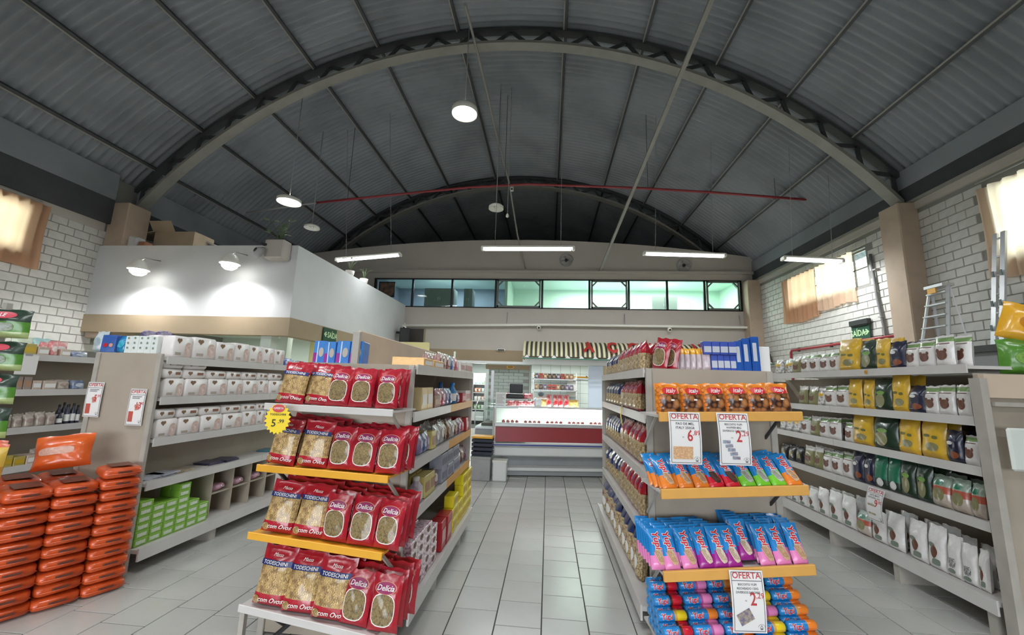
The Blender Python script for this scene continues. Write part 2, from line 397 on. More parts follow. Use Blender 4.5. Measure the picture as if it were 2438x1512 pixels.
# white bulkhead box at left --------------------------------------------
BX, BY = -5.64, 8.18
b = MB(); b.b2((XL, BY, 2.93), (BX, YF, 4.58), m_white); struct('wall_bulkhead', b, 'white plastered bulkhead over the side department')
b = MB(); b.b2((XL, BY - .03, 2.53), (BX + .03, BY + .2, 2.93), m_band); b.b2((BX - .2, BY + .2, 2.53), (BX + .03, YF, 2.93), m_band); struct('trim_6', b, 'beige fascia band under the white bulkhead')
m_in = M('side_room_paint', (214, 224, 214), .7); m_yel = M('side_room_yellow', (206, 196, 140), .8)
b = MB(); b.b2((XL, BY + .2, 2.85), (BX - .2, YF, 2.93), m_in); struct('ceiling_side', b, 'white ceiling of the side department')
b = MB(); b.b2((XL, 12.2, 0), (BX + 1.9, 12.35, 2.85), m_yel); b.b2((XL, 12.18, 1.9), (-7.6, 12.2, 2.85), m_in); struct('wall_side', b, 'pale back wall of the side department')
b = MB(); b.b2((-6.35, 8.3, 0), (-6.1, 8.55, 2.6), m_in, bev=.01); b.b2((-6.8, 9.6, 0), (-6.6, 9.8, 2.85), m_in); b.b2((-10.0, 8.3, 0), (-9.75, 8.6, 2.6), m_band); struct('trim_7', b, 'posts standing under the bulkhead edge')
# facade of the mezzanine -------------------------------------------------
WB, WT = 4.52, 5.68
mull = [-6.95, -5.4, -3.81, -2.08, -.28, 1.51, 2.97, 4.37, 5.72, 7.0]
b = MB(); b.b2((BX, YF, 2.9), (XR, YF + .2, WB), m_plaster); b.b2((7.0, YF, WB), (XR, YF + .2, WT), m_plaster); b.b2((XL, YF, 4.5), (-6.95, YF + .2, WT), m_plaster)
b.b2((BX, YF, 2.47), (XR, YF + .2, 2.9), m_band)
struct('wall_facade', b, 'plastered mezzanine facade with brown lower band')
b = MB()
n = 24
vs = []
for i in range(n + 1):
    x = XL + (XR - XL) * i / n; zt = 7.28 - .0085 * (x + 1.6) ** 2
    vs += [(x, YF, WT), (x, YF, zt), (x, YF + .2, zt), (x, YF + .2, WT)]
b.add(vs, [(i * 4 + k, i * 4 + 4 + k, i * 4 + 4 + (k + 1) % 4, i * 4 + (k + 1) % 4) for i in range(n) for k in range(4)], m_plaster)
b.b2((XL, YF - .12, 5.9), (XR, YF, 6.0), m_plaster); struct('wall_parapet', b, 'plastered parapet above the mezzanine windows')
wf = thing('window_4', 'long black framed internal window of the mezzanine', 'window', (0, YF, WB)); wf['kind'] = 'structure'
f = MB(); H = WT - WB
for z in (.02, H - .02): f.b2((mull[0], -.03, z - .02), (mull[-1], .05, z + .02), m_black)
obj('window_frame', f, wf)
for x in mull:
    f = MB(); f.b2((x - .04, -.03, 0), (x + .04, .05, H), m_black); obj('mullion', f, wf)
for i in range(9):
    g = MB(); g.b2((mull[i] + .04, 0, .04), (mull[i + 1] - .04, .008, H - .04), m_glass); obj('pane', g, wf)
m_sash = M('grey_sash', (104, 110, 106), .5)
for i in (4 - 1, 5, 8 - 0):
    if i + 1 >= len(mull): continue
    x0, x1 = mull[i] + .06, mull[i + 1] - .06; s = MB()
    for z in (.07, H - .07): s.b2((x0, -.06, z - .03), (x1, -.01, z + .03), m_sash)
    for x in (x0 + .03, x1 - .03): s.b2((x - .03, -.06, .04), (x + .03, -.01, H - .04), m_sash)
    for xa, za, sx, sz in ((x0, .08, 1, 1), (x1, .08, -1, 1), (x0, H - .08, 1, -1), (x1, H - .08, -1, -1)):
        s.bar((xa + sx * .03, -.035, za + sz * .2), (xa + sx * .22, -.035, za), .05, .06, m_sash, up=(0, 1, 0))
    obj('sash', s, wf)
# rooms behind the mezzanine glass
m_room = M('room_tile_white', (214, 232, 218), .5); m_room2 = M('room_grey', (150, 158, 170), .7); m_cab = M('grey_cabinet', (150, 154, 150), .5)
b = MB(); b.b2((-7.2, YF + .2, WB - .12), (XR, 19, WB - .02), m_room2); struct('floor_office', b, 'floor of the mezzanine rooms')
b = MB(); b.b2((-7.2, YF + .2, WT + .28), (XR, 19, WT + .34), m_room); struct('ceiling_office', b, 'ceiling of the mezzanine rooms')
b = MB(); b.b2((-1.75, 18.0, WB), (XR, 18.1, WT + .3), m_room); struct('wall_office_back', b, 'pale green tiled back wall of the mezzanine')
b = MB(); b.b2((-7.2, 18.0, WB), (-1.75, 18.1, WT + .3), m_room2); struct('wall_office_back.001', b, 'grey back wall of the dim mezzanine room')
b = MB(); b.b2((-1.75, YF + .25, WB), (-1.65, 18, WT + .3), m_room); struct('wall_office_middle', b, 'partition between the mezzanine rooms')
b = MB(); b.b2((XR - .05, YF + .2, WB), (XR, 19, WT + .3), m_room); struct('wall_office_right', b, 'right end wall of the mezzanine')
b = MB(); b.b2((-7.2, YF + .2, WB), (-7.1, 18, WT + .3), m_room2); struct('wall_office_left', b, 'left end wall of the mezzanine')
def cabinet(x0, x1, y, z1, lab, w=.6):
    c = thing('cabinet', lab, 'cabinet', ((x0 + x1) / 2, y, WB - .02)); h = z1 - WB + .02; a = (x1 - x0) / 2
    k = MB(); k.b2((-a, 0, 0), (a, w, h), m_cab); obj('body', k, c)
    for s in (-1, 1):
        k = MB(); k.b2((min(0, s * a) + .01, -.02, .04), (max(0, s * a) - .01, 0, h - .03), m_cab); d = obj('door', k, c)
        k = MB(); k.b2((s * .04 - .008, -.05, h * .5), (s * .04 + .008, -.02, h * .5 + .12), m_alu); obj('handle', k, d)
cabinet(-5.2, -3.95, 16.0, 5.5, 'grey office cabinet behind the mezzanine window near the bulkhead')
cabinet(-3.55, -3.2, 16.1, 5.52, 'narrow grey locker behind the mezzanine glass beside the office cabinet')
cabinet(4.2, 5.2, 16.6, 5.42, 'grey cupboard in the bright green mezzanine room')
m_pcol = [(190, 120, 104), (120, 76, 70), (70, 60, 66)]
p = thing('wall_picture', 'reddish picture leaning at the end of the mezzanine window', 'picture', (-6.62, YF + .35, 5.0))
k = MB(); k.b2((-.32, 0, 0), (.32, .03, .6), M('picture_print', (176, 110, 96), .6, noise=1, scale=6, second=(60, 44, 48))); obj('canvas', k, p)
k = MB()
for a, b_ in (((-.34, -.01, -.02), (.34, .04, .02)), ((-.34, -.01, .58), (.34, .04, .62)), ((-.34, -.01, 0), (-.31, .04, .6)), ((.31, -.01, 0), (.34, .04, .6))): k.b2(a, b_, m_black)
obj('frame', k, p)
p = thing('counter_bench', 'low worktop seen through the mezzanine window sash', 'worktop', (.55, 15.75, WB - .02))
k = MB(); k.b2((-.75, 0, .1), (.6, .5, .14), m_cab); obj('top', k, p)
for x in (-.7, .55):
    k = MB(); k.b2((x - .03, .05, 0), (x + .03, .45, .1), m_dark); obj('leg', k, p)
light('office_lamp', 'AREA', (3.5, 16.6, WT + .2), 420, (.94, 1, .95), 6, 1.2, aim=(3.5, 16.6, 0))
light('office_lamp', 'AREA', (-4.3, 16.8, WT + .2), 90, (.75, .86, 1), 3, .6, aim=(-4.3, 16.8, 0))
light('office_lamp', 'POINT', (6.3, 16.2, WB + .35), 14, (.25, 1, .55), .12)
# openings on the ground floor behind the facade
m_tilew = M('wall_tile_white', (226, 236, 230), .3)
b = MB(); b.b2((BX + 1.9, 19.5, 0), (XR, 19.6, 2.9), m_tilew); b.b2((BX, 15.3, 2.62), (XR, 19.6, 2.7), m_in); b.b2((XR - .05, 15.3, 0), (XR, 19.6, 2.7), m_tilew); b.b2((-2.95, 12.35, 0), (-2.9, 12.4, 2.6), m_in)
struct('wall_market', b, 'white tiled rear rooms behind the facade')
light('market_lamp', 'AREA', (.6, 16.6, 2.58), 130, (.96, 1, .98), 5, 1.2, aim=(.6, 16.6, 0))
light('market_lamp', 'AREA', (-3.9, 16.6, 2.55), 130, (.93, 1, .95), 2.4, 2, aim=(-3.9, 16.6, 0))
light('market_lamp', 'AREA', (-7.6, 10.2, 2.8), 60, (.93, 1, .95), 3, .4, aim=(-7.6, 10.2, 0))
light('market_lamp', 'AREA', (.6, 12.3, 2.5), 35, (.97, 1, .99), 3, .3, aim=(.6, 12.3, 0))
# ------------------------------------------------------------------ fluorescent fixtures
def tube_lamp(c, L, tilt, lab, rz=0, pw=1):
    t = thing('hanging_lamp', lab, 'ceiling light', c, rz, 'hanging fluorescent battens')
    h = MB(); h.box((0, 0, .05), (L + .16, .16, .05), m_enamel, bev=.01); obj('housing', h, t)
    for s in (-1, 1):
        k = MB(); k.box((s * (L / 2 + .06), 0, .01), (.07, .17, .09), m_enamel, bev=.01); obj('end_cap', k, t)
        k = MB(); k.tube([(-L / 2, s * .045, .0), (L / 2, s * .045, .0)], .03, m_tube, n=10); obj('tube', k, t)
        x, y = c[0] + s * L * .38 * cos(rz), c[1]
        zz = AZ + math.sqrt(max(.1, RRF ** 2 - (x - AX) ** 2)) - c[2] - .05
        k = MB(); k.tube([(s * L * .38, 0, .07), (s * L * .38, 0, zz)], .006, m_pvc, n=5); obj('suspension_wire', k, t)
    light('tube_light', 'AREA', (0, 0, -.05), pw * POWER_TUBE * L / 2.3, (.95, .98, 1), L, .14, aim=(0, 0, -1), parent=t).rotation_euler = (0, 0, 0)
    t.rotation_euler = (0, tilt, rz)
    return t
tube_lamp((-.63, 10.7, 5.37), 2.42, 0, 'lit fluorescent batten in the middle of the row before the mezzanine')
tube_lamp((-5.45, 11.2, 5.27), 1.85, -.09, 'lit fluorescent batten over the bulkhead edge, tilted', pw=.3)
tube_lamp((3.74, 11.2, 5.37), 2.05, .03, 'lit fluorescent batten between middle batten and right wall')
tube_lamp((6.35, 10.0, 4.84), 1.2, .05, 'lit fluorescent batten against the bright curtained window')
for x, y in ((-5.5, 1.5), (-.8, 1.0), (4.0, 1.5), (-5.5, -4), (-.8, -4), (4.0, -4)):  # unseen battens added overhead and behind the camera to light the front
    tube_lamp((x, y, 5.9), 2.4, 0, 'unseen fluorescent batten added as front light, %s %s' % ('overhead' if y > 0 else 'behind the shopper', 'near the left wall' if x < -3 else 'near the right wall' if x > 2 else 'along the middle'), pw=.3 if x > 2 else .85 if x > -3 else .7)
# dome lamps
def dome(c, r, lit, lab, power=60, deep=1, top=None, spot=None):
    t = thing('dome_lamp', lab, 'lamp', c, 0)
    s = MB(True); s.lathe([(.05, r * 1.5 * deep), (.09, r * 1.4 * deep), (r * .8, r * 1.25 * deep), (r * .98, r * .9 * deep), (r, 0), (r * .97, .0), (r * .94, r * .9 * deep), (r * .5, r * 1.2 * deep)], m_enamel, n=24); obj('shade', s, t)
    k = MB(True); k.lathe([(.001, -.0), (r * .16, .02), (r * .2, r * .2), (r * .12, r * .5)], m_lampglow if lit else m_enamel, n=12); obj('bulb', k, t)
    if lit:
        k = MB(True); k.lathe([(.001, r * .62 * deep), (r * .92, r * .62 * deep)], m_lampglow, n=24); obj('diffuser', k, t)
        light('dome_light', 'SPOT', (0, 0, r * .5 * deep), power, (.97, .99, 1), r * .5, aim=(0, 0, -5), spot=2.7, parent=t).rotation_euler = (0, 0, 0)
    if top:
        k = MB(); k.tube([(0, 0, r * 1.45 * deep), (0, 0, top - c[2])], .01, m_pvc, n=6); obj('hanging_rod', k, t)
    return t
def rz_(x): return AZ + math.sqrt(RRF ** 2 - (x - AX) ** 2) - .05
dome((-2.1, 8.55, 8.0), .31, True, 'lit white dome lamp hanging highest near the roof ridge', 120, .5, rz_(-2.1))
dome((-6.9, 9.4, 6.2), .3, True, 'bright dome lamp hanging beneath the left slope of the vault', 160, .32, rz_(-6.9))
dome((-1.6, 11.0, 6.7), .22, False, 'unlit pale dome lamp above the middle batten', deep=.4, top=rz_(-1.6))
dome((-7.1, 10.8, 6.05), .22, False, 'unlit dome lamp in the shade behind the bulkhead plant', deep=.3, top=rz_(-7.1))
b_ = thing('bare_bulb', 'bare white bulb hanging below the unlit dome lamp', 'lamp', (-1.25, 10.9, 6.38))
k = MB(True); k.lathe([(.001, 0), (.045, .03), (.05, .07), (.02, .13)], m_enamel, n=12); obj('bulb', k, b_)
k = MB(); k.tube([(0, 0, .13), (0, 0, rz_(-1.25) - 6.38)], .008, m_pvc, n=5); obj('cord', k, b_)
# two wall lamps in front of the bulkhead
for x, z, lb in ((-8.95, 3.86, 'lit bulkhead wall lamp close to the left wall'), (-6.83, 4.0, 'lit bulkhead wall lamp nearer the bulkhead corner')):
    t = thing('wall_lamp', lb, 'lamp', (x, 7.72, z))
    s = MB(True); s.lathe([(.06, .22), (.12, .18), (.19, .04), (.2, 0), (.19, 0), (.11, .16)], m_enamel, n=20); obj('shade', s, t)
    k = MB(True); k.lathe([(.001, -.13), (.08, -.12), (.14, -.07), (.165, .02)], m_lampglow, n=16); obj('bulb', k, t)
    k = MB(); k.tube([(0, 0, .2), (0, .1, .3), (0, BY - 7.72 - .01, .34)], .012, m_pvc, n=6); obj('arm', k, t)
    light('wall_lamp_light', 'SPOT', (0, 0, -.15), 190, (.97, .99, 1), .1, spot=2.75, parent=t)
# ------------------------------------------------------------------ pipes
p = thing('red_pipe', 'thin red pipe bowed across the hall under the vault', 'pipe', (-.7, 11.2, 7.5))
pts = [(-9.6, 6.75), (-7.3, 7.06), (-4.75, 7.3), (-2.5, 7.5), (-.7, 7.58), (2.6, 7.4), (4.6, 7.24), (7.2, 6.98)]
k = MB(); k.tube([(x + .7, 0, z - 7.5) for x, z in pts[1:]], .035, m_redpipe, n=8); obj('pipe', k, p)
k = MB(); k.tube([(x + .7, 0, z - 7.5) for x, z in pts[:2]], .03, m_pvc, n=8); obj('grey_tail', k, p, label='grey continuation of the pipe')
for x in (-6.3, -1.4, 2.8, 6.3):
    k = MB(); zz = 7.55 - .012 * (x + .7) ** 2; k.tube([(x + .7, 0, zz - 7.5), (x + .7, 0, rz_(x) - 7.5)], .008, m_steel, n=5); obj('hanger', k, p)
p = thing('perforated_conduit', 'long pale perforated conduit running down from roof to facade', 'conduit', (3.4, 7, 9))
k = MB(); a, b_ = Vector(at(1727, 10, y=5.2)), Vector((1.9, YF - .02, 6.0)); a = Vector((3.0, 4.6, 9.1)); 
k.bar(a - Vector((3.4, 7, 9)), b_ - Vector((3.4, 7, 9)), .09, .05, m_chord); obj('rail', k, p)
p = thing('roof_conduit', 'thin pale conduit along the ridge near the highest dome lamp', 'conduit', (-1.8, 8, 9.9))
k = MB(); k.tube([at(1107, 10, y=6.6) - Vector((-1.8, 8, 9.9)), at(1134, 114, y=8.7) - Vector((-1.8, 8, 9.9)), at(1158, 214, y=9.4) - Vector((-1.8, 8, 9.9)), at(1179, 310, y=10.6) - Vector((-1.8, 8, 9.9)), at(1212, 434, y=12.5) - Vector((-1.8, 8, 9.9)), at(1232, 560, y=14.3) - Vector((-1.8, 8, 9.9)), at(1251, 640, y=15.05) - Vector((-1.8, 8, 9.9))], .03, m_chord, n=6); obj('conduit', k, p)
p = thing('sensor_box', 'small cream box on the ridge conduit by the red pipe', 'sensor', at(1219, 450, y=12.4)); k = MB(); k.box((0, 0, 0), (.11, .1, .16), m_enamel, bev=.02); obj('case', k, p); k = MB(); k.box((0, -.055, -.03), (.05, .02, .05), m_dark); obj('lens', k, p)
p = thing('camera_rail', 'straight white conduit carrying the small cameras below the mezzanine windows', 'conduit', (0, 14.9, 3.86))
k = MB(); k.tube([at(805, 776, y=14.9) - Vector((0, 14.9, 3.86)), (0, 0, .02), at(1800, 780, y=14.9) - Vector((0, 14.9, 3.86)), at(2035, 788, y=14.9) - Vector((0, 14.9, 3.86)) * 1 + Vector((-1.4, -.4, .0))], .05, m_enamel, n=8); obj('pipe', k, p)
for x in (-6.8, -1.6, 2.8, 6.9):
    k = MB(); k.tube([(x, 0, .03), (x, .12, .2), (x, .19, .5)], .012, m_pvc, n=6); obj('bracket', k, p)
m_lens = M('camera_lens', (15, 15, 18), .1)
for i, (px, py) in enumerate(((963, 780), (1283, 780), (1594, 785))):
    q = at(px, py, y=14.9); t = thing('security_camera', ['white ball camera on rail beside the bulkhead', 'white ball camera on rail over the aisle', 'white ball camera on rail above the awning letters'][i], 'camera', q, 0, 'ball cameras on the white rail')
    k = MB(True); k.lathe([(.001, -.08), (.05, -.065), (.08, 0), (.06, .06), (.03, .09), (.001, .1)], m_enamel, n=16); obj('housing', k, t)
    k = MB(); k.tube([(0, 0, .08), (0, 0, 3.83 - q.z + .03)], .018, m_enamel, n=8); obj('neck', k, t)
    k = MB(True); k.lathe([(.001, -.03), (.035, -.02), (.04, .02)], m_lens, n=12, c=(0, 0, 0)); o = obj('lens', k, t, (0, -.06, -.015)); o.rotation_euler = (radians(-80), 0, 0)
def fan(px, py, lab):
    q = at(px, py, y=YF - .03); t = thing('exhaust_fan', lab, 'fan', q)
    k = MB(True); k.tube([(.24 * cos(2 * pi * i / 20), 0, .24 * sin(2 * pi * i / 20)) for i in range(21)], .025, m_pvc, n=6); obj('ring', k, t)
    k = MB(); k.tube([(0, -.04, 0), (0, .02, 0)], .06, m_dark, n=12); obj('hub', k, t)
    for i in range(5):
        a = 2 * pi * i / 5; k = MB(); k.add([(.05 * cos(a - .4), -.02, .05 * sin(a - .4)), (.21 * cos(a - .3), -.03, .21 * sin(a - .3)), (.21 * cos(a + .35), .0, .21 * sin(a + .35)), (.05 * cos(a + .4), .0, .05 * sin(a + .4))], [(0, 1, 2, 3)], m_pvc); obj('blade', k, t)
fan(1348, 620, 'round exhaust fan on parapet under the middle batten'); fan(1628, 632, 'round exhaust fan on parapet toward the right wall')
for px, py, lb in ((1193, 833, 'small white emergency light on the brown facade band'),):
    t = thing('emergency_light', lb, 'light', at(px, py, y=YF - .06)); k = MB(); k.box((0, 0, 0), (.32, .07, .08), m_enamel, bev=.02); obj('case', k, t); k = MB(); k.box((0, -.04, -.01), (.24, .01, .04), m_lens); obj('lens', k, t)
# exit signs
m_green = M('exit_green', (24, 74, 52), .5); m_lum = M('exit_letters', (196, 226, 176), .5)
def exit_sign(c, rz, w, h, arrow, lab):
    t = thing('exit_sign', lab, 'sign', c, rz)
    k = MB(); k.box((0, 0, 0), (w, .02, h), m_green); obj('board', k, t)
    k = MB(); f = lambda a, b: (a, -.012, b)
    text_mb(k, 'SAÍDA', h * .62, lambda a, b: f(a + (.1 if arrow < 0 else -.09) * w / .6, b - .01), m_lum, bold=.02, sx=.8); obj('lettering', k, t)
    k = MB(); ax = arrow * w * .36; s = h * .22
    k.add([f(ax + arrow * s * .9, 0), f(ax - arrow * .02, s), f(ax - arrow * .02 - arrow * .03, s * .55), f(ax + arrow * s * .25, .015), f(ax - arrow * s, .015), f(ax - arrow * s, -.015), f(ax + arrow * s * .25, -.015), f(ax - arrow * .05, -s * .55), f(ax - arrow * .02, -s)], [(0, 1, 2, 3), (3, 4, 5, 6), (0, 3, 6), (0, 6, 7, 8)], m_lum); obj('arrow', k, t)
    return t
exit_sign((BX + .06, 9.75, 2.74), radians(90), .62, .33, -1, 'green exit sign with arrow on the bulkhead fascia')
t = exit_sign((XR - .07, 10.22, 3.12), radians(-90), .55, .33, 1, 'green exit sign with arrow on the block wall under the curtains')
p = thing('sign_arm', 'dark bracket box above the right exit sign', 'bracket', (XR - .09, 10.2, 3.36)); k = MB(); k.box((0, 0, 0), (.1, .58, .13), m_dark, bev=.01); obj('case', k, p); k = MB(); k.box((0, .0, -.075), (.06, .5, .02), m_black); obj('lip', k, p)
p = thing('downpipe', 'dark drain pipe down the right wall beside the window', 'pipe', (XR - .06, 9.55, 2.9)); k = MB(); k.tube([(0, .15, 2.0), (0, .1, 1.0), (0, 0, .2), (0, .0, .02), (-.02, .02, -.1)], .03, M('grey_pipe', (120, 120, 120), .6), n=8); obj('pipe', k, p)
for z in (.5, 1.6):
    k = MB(); k.box((0, .05, z), (.08, .08, .03), m_pvc); obj('clamp', k, p)
p = thing('hydrant_pipe', 'red pipe line low on the right block wall', 'pipe', (XR - .08, 10.8, 2.93)); k = MB(); k.tube([(0, -2, 0), (0, 2.2, 0), (0, 2.26, -.06), (0, 2.26, -1)], .035, m_redpipe, n=8); obj('pipe', k, p)
for y in (-1.2, .5, 1.9):
    k = MB(); k.box((.03, y, 0), (.05, .05, .11), m_dark); obj('clamp', k, p)
# =================================================================== shelving
m_shelf = M('shelf_enamel', (208, 204, 200), .4, noise=.25, scale=5, second=(186, 180, 174))
m_board = M('gondola_board', (172, 160, 144), .6, noise=.35, scale=5, second=(156, 144, 128))
m_post = M('gondola_post', (176, 170, 160), .45, noise=.4, scale=8)
m_yellow = M('yellow_rail', (236, 172, 52), .4, noise=.25, scale=12, second=(214, 150, 40))
m_yellow2 = M('ochre_rail', (226, 168, 84), .5, noise=.2, scale=12)
m_brk = M('dark_bracket', (52, 52, 54), .5)
def gondola(name, lab, x0, x1, y0, y1, levels, ztop, front, deck_z=.2, legs=(), back=True, board=True, depth=None, lip=.07, endb=True, yellow=()):
    """double shelf unit along y; front=+1 shelves open to +x, -1 to -x, 0 both. levels: z of shelf tops"""
    t = thing(name, lab, 'shelf unit', ((x0 + x1) / 2, y0, 0)); ox, oy = (x0 + x1) / 2, y0
    def P(nm, a, b, m, par=t, bev=0): 
        k = MB(); k.b2((a[0] - ox, a[1] - oy, a[2]), (b[0] - ox, b[1] - oy, b[2]), m, bev=bev); return obj(nm, k, par)
    sides = [front] if front else [1, -1]
    xm = (x0 + x1) / 2 if not front else (x0 if front > 0 else x1)
    if back: P('back_panel', (xm - .015, y0 + .03, .05), (xm + .015, y1, ztop), m_board)
    for y in (y0 + .02, y1 - .02):
        for x in ((x0 + .03, x1 - .03) if not front else (x1 - .03 if front > 0 else x0 + .03,)):
            P('upright', (x - .022, y - (.034 if y < oy + .5 else .0), 0), (x + .022, y + (.0 if y < oy + .5 else .034), ztop - .005), m_post, bev=.004)
    if endb: P('end_panel', (x0 + .01, y0, .02), (x1 - .01, y0 + .018, ztop), m_board); P('end_panel', (x0 + .01, y1 - .018, .02), (x1 - .01, y1, ztop - .03), m_board)
    for s in sides:
        xf = x1 if s > 0 else x0
        for i, z in enumerate(levels):
            f = P('shelf', (xm, y0 + .045, z - .025), (xf - s * .012, y1 - .045, z), m_shelf)
            n = 2
            for q in range(n):
                ya, yb = y0 + .045 + (y1 - y0 - .09) * q / n, y0 + .045 + (y1 - y0 - .09) * (q + 1) / n
                P('price_rail', (xf - s * .012, ya + .002, z - lip + .012), (xf, yb - .002, z + .012), m_yellow2 if (i, q, s) in yellow else m_shelf, par=f)
        dx = .06 * s
        f = P('base_deck', (xm, y0 + .02, deck_z - .03), (xf + dx - s * .016, y1 - .02, deck_z), m_shelf)
        P('deck_lip', (xf + dx - s * .015, y0 + .02, deck_z - .09), (xf + dx, y1 - .02, deck_z + .01), m_shelf, par=f)
        for y in legs: P('leg', (xm, y - .03, 0), (xf + dx * .6, y + .03, deck_z - .03), m_post)
    return t
GLX0, GLX1, GLY0, GLY1 = -1.86, -.92, 2.75, 4.98
GRX0, GRX1, GRY0, GRY1 = .72, 1.64, 3.12, 5.6
gondola('gondola_shelf', 'beige gondola with pasta on yellow end shelves beside the central aisle', GLX0, GLX1, GLY0, GLY1, [1.755, 1.425, 1.085, .735], 1.76, 0, .2, (3.5, 4.4), yellow=((1, 1, 1), (2, 1, 1), (3, 1, 1)))
gondola('gondola_shelf', 'beige gondola with honey biscuits and wafers on its ochre end shelves', GRX0, GRX1, GRY0, GRY1, [1.79, 1.45, 1.03, .61], 1.8, 0, .16, (3.9, 4.9))
gondola('gondola_shelf', 'long beige gondola of diaper packs with two posters on its end board', -4.06, -3.4, 3.28, 6.2, [1.79, 1.43, 1.075, .71], 1.82, 0, .2, (4.1, 5.2))
RGY0, RGY1 = 3.36, 6.6
gondola('gondola_shelf', 'long beige gondola of coffee and snack pouches near the right wall', 3.2, 4.1, RGY0, RGY1, [1.9, 1.505, 1.14, .755], 1.84, 0, .25, (3.45, 4.25, 5.1, 6.0))
gondola('gondola_shelf', 'gondola of household goods behind the orange bale stack near the left wall', -6.5, -5.6, 3.1, 7.2, [1.8, 1.42, 1.02, .62], 1.8, 0, .2, (4, 6))
# backboard standing on top of pasta gondola
t = thing('top_board', 'tall cream board standing on top of the pasta gondola', 'board', (-1.4, 2.84, 1.757))
k = MB(); k.b2((-.012, 0, 0), (.012, 2.05, .25), M('cream_board', (206, 186, 164), .6, noise=.4, scale=6, second=(190, 168, 146)), bev=.006); obj('panel', k, t)
k = MB(); k.b2((-.03, -.03, 0), (.02, 0, .235), m_post); obj('post', k, t)
# poster and sign helper
m_paper = M('paper', (236, 233, 230), .7); m_pred = M('print_red', (196, 62, 66), .6); m_pblk = M('print_black', (40, 40, 46), .6); m_pline = M('print_line', (90, 90, 96), .6)
def offer(c, w, h, lines, price, cents, pics, lab, rz=0, tilt=0, curl=.012, simple=False):
    t = thing('price_poster', lab, 'price sign', c, rz); t.rotation_euler = (tilt, 0, rz)
    def S(a, b): # origin top centre, b downwards negative
        v = -b / h; return (a, -curl * sin(v * 3) - .0 - .0, b)
    def S2(a, b): p = S(a, b); return (p[0], p[1] - .0015, p[2])
    k = MB(True); n = 8
    vs = [S(-w / 2 + w * i / 3, -h * j / n) for j in range(n + 1) for i in range(4)]
    vs += [(v[0], v[1] + .001, v[2]) for v in vs]
    fs = [(j * 4 + i, j * 4 + 4 + i, j * 4 + 5 + i, j * 4 + 1 + i) for j in range(n) for i in range(3)]
    o = (n + 1) * 4
    k.add(vs, fs + [tuple(o + q for q in f[::-1]) for f in fs], m_paper); obj('sheet', k, t)
    k = MB(); text_mb(k, 'OFERTA', w * .235, lambda a, b: S2(a, b - h * .085), m_pred, bold=.012); obj('heading', k, t)
    k = MB()
    def ln(x0, z0, x1, z1, th=.0016):
        dx, dz = x1 - x0, z1 - z0; L = math.hypot(dx, dz); nx, nz = -dz / L * th, dx / L * th; N = 6
        for q in range(N):
            a, b = q / N, (q + 1) / N
            k.add([S2(x0 + dx * a + nx, z0 + dz * a + nz), S2(x0 + dx * b + nx, z0 + dz * b + nz), S2(x0 + dx * b - nx, z0 + dz * b - nz), S2(x0 + dx * a - nx, z0 + dz * a - nz)], [(0, 1, 2, 3)], m_pline)
    e = w * .05
    ln(-w / 2 + e, -e, w / 2 - e, -e); ln(-w / 2 + e, -h + e, w / 2 - e, -h + e); ln(-w / 2 + e, -e, -w / 2 + e, -h + e); ln(w / 2 - e, -e, w / 2 - e, -h + e); ln(-w / 2 + e, -h * .165, w / 2 - e, -h * .165)
    obj('border', k, t)
    k = MB()
    if not lines:
        for i in range(2): k.b2((-w * .3, -curl * .6 - .003, -h * (.22 + i * .045)), (w * .28 - i * .02, -curl * .6 - .002, -h * (.205 + i * .045)), m_pline)
    for i, s in enumerate(lines): text_mb(k, s, w * (.105 if len(lines) < 3 else .082), lambda a, b: S2(a, b - h * (.225 + i * (.078 if len(lines) < 3 else .062))), m_pblk, bold=.01)
    obj('product_text', k, t)
    k = MB(); text_mb(k, price, w * .48, lambda a, b: S2(a + w * .14, b - h * .46), m_pred, bold=.015, sx=.8); text_mb(k, ',' + cents, w * .2, lambda a, b: S2(a + w * .345, b - h * .40), m_pred, bold=.006); text_mb(k, 'R$', w * .05, lambda a, b: S2(a - w * .08, b - h * .48), m_pline); obj('price', k, t)
    k = MB()
    for x0, z0, x1, z1, m, ang in pics:
        cx, cz = (x0 + x1) / 2 * w, -(z0 + z1) / 2 * h; hw, hh = (x1 - x0) / 2 * w, (z1 - z0) / 2 * h
        q = [(-hw, -hh), (hw, -hh), (hw, hh), (-hw, hh)]
        k.add([S2(cx + a * cos(ang) - b * sin(ang), cz + a * sin(ang) + b * cos(ang)) for a, b in q], [(0, 1, 2, 3)], m)
    if pics: obj('picture', k, t)
    k = MB(); cx, cz, r = w * .34, -h * .9, w * .075
    for i in range(9):
        a0, a1 = pi * i / 9, pi * (i + 1) / 9
        k.add([S2(cx + r * 1.35 * cos(a0), cz + r * 1.1 * sin(a0)), S2(cx + r * 1.35 * cos(a1), cz + r * 1.1 * sin(a1)), S2(cx + r * 1.25 * cos(a1), cz + r * 1.0 * sin(a1)), S2(cx + r * 1.25 * cos(a0), cz + r * 1.0 * sin(a0))], [(0, 1, 2, 3)], m_pline)
    k.add([S2(cx, cz + r * .8), S2(cx - r * .7, cz - r * .3), S2(cx - r * .5, cz - r * .3), S2(cx, cz + r * .5), S2(cx + r * .5, cz - r * .3), S2(cx + r * .7, cz - r * .3)], [(0, 1, 2, 3), (0, 3, 4, 5)], m_pline); k.add([S2(cx - r * .6, cz - r * .4), S2(cx + r * .6, cz - r * .4), S2(cx + r * .4, cz - r * .9), S2(cx - r * .4, cz - r * .9)], [(0, 3, 2, 1)], m_pline)
    obj('emblem', k, t)
    return t
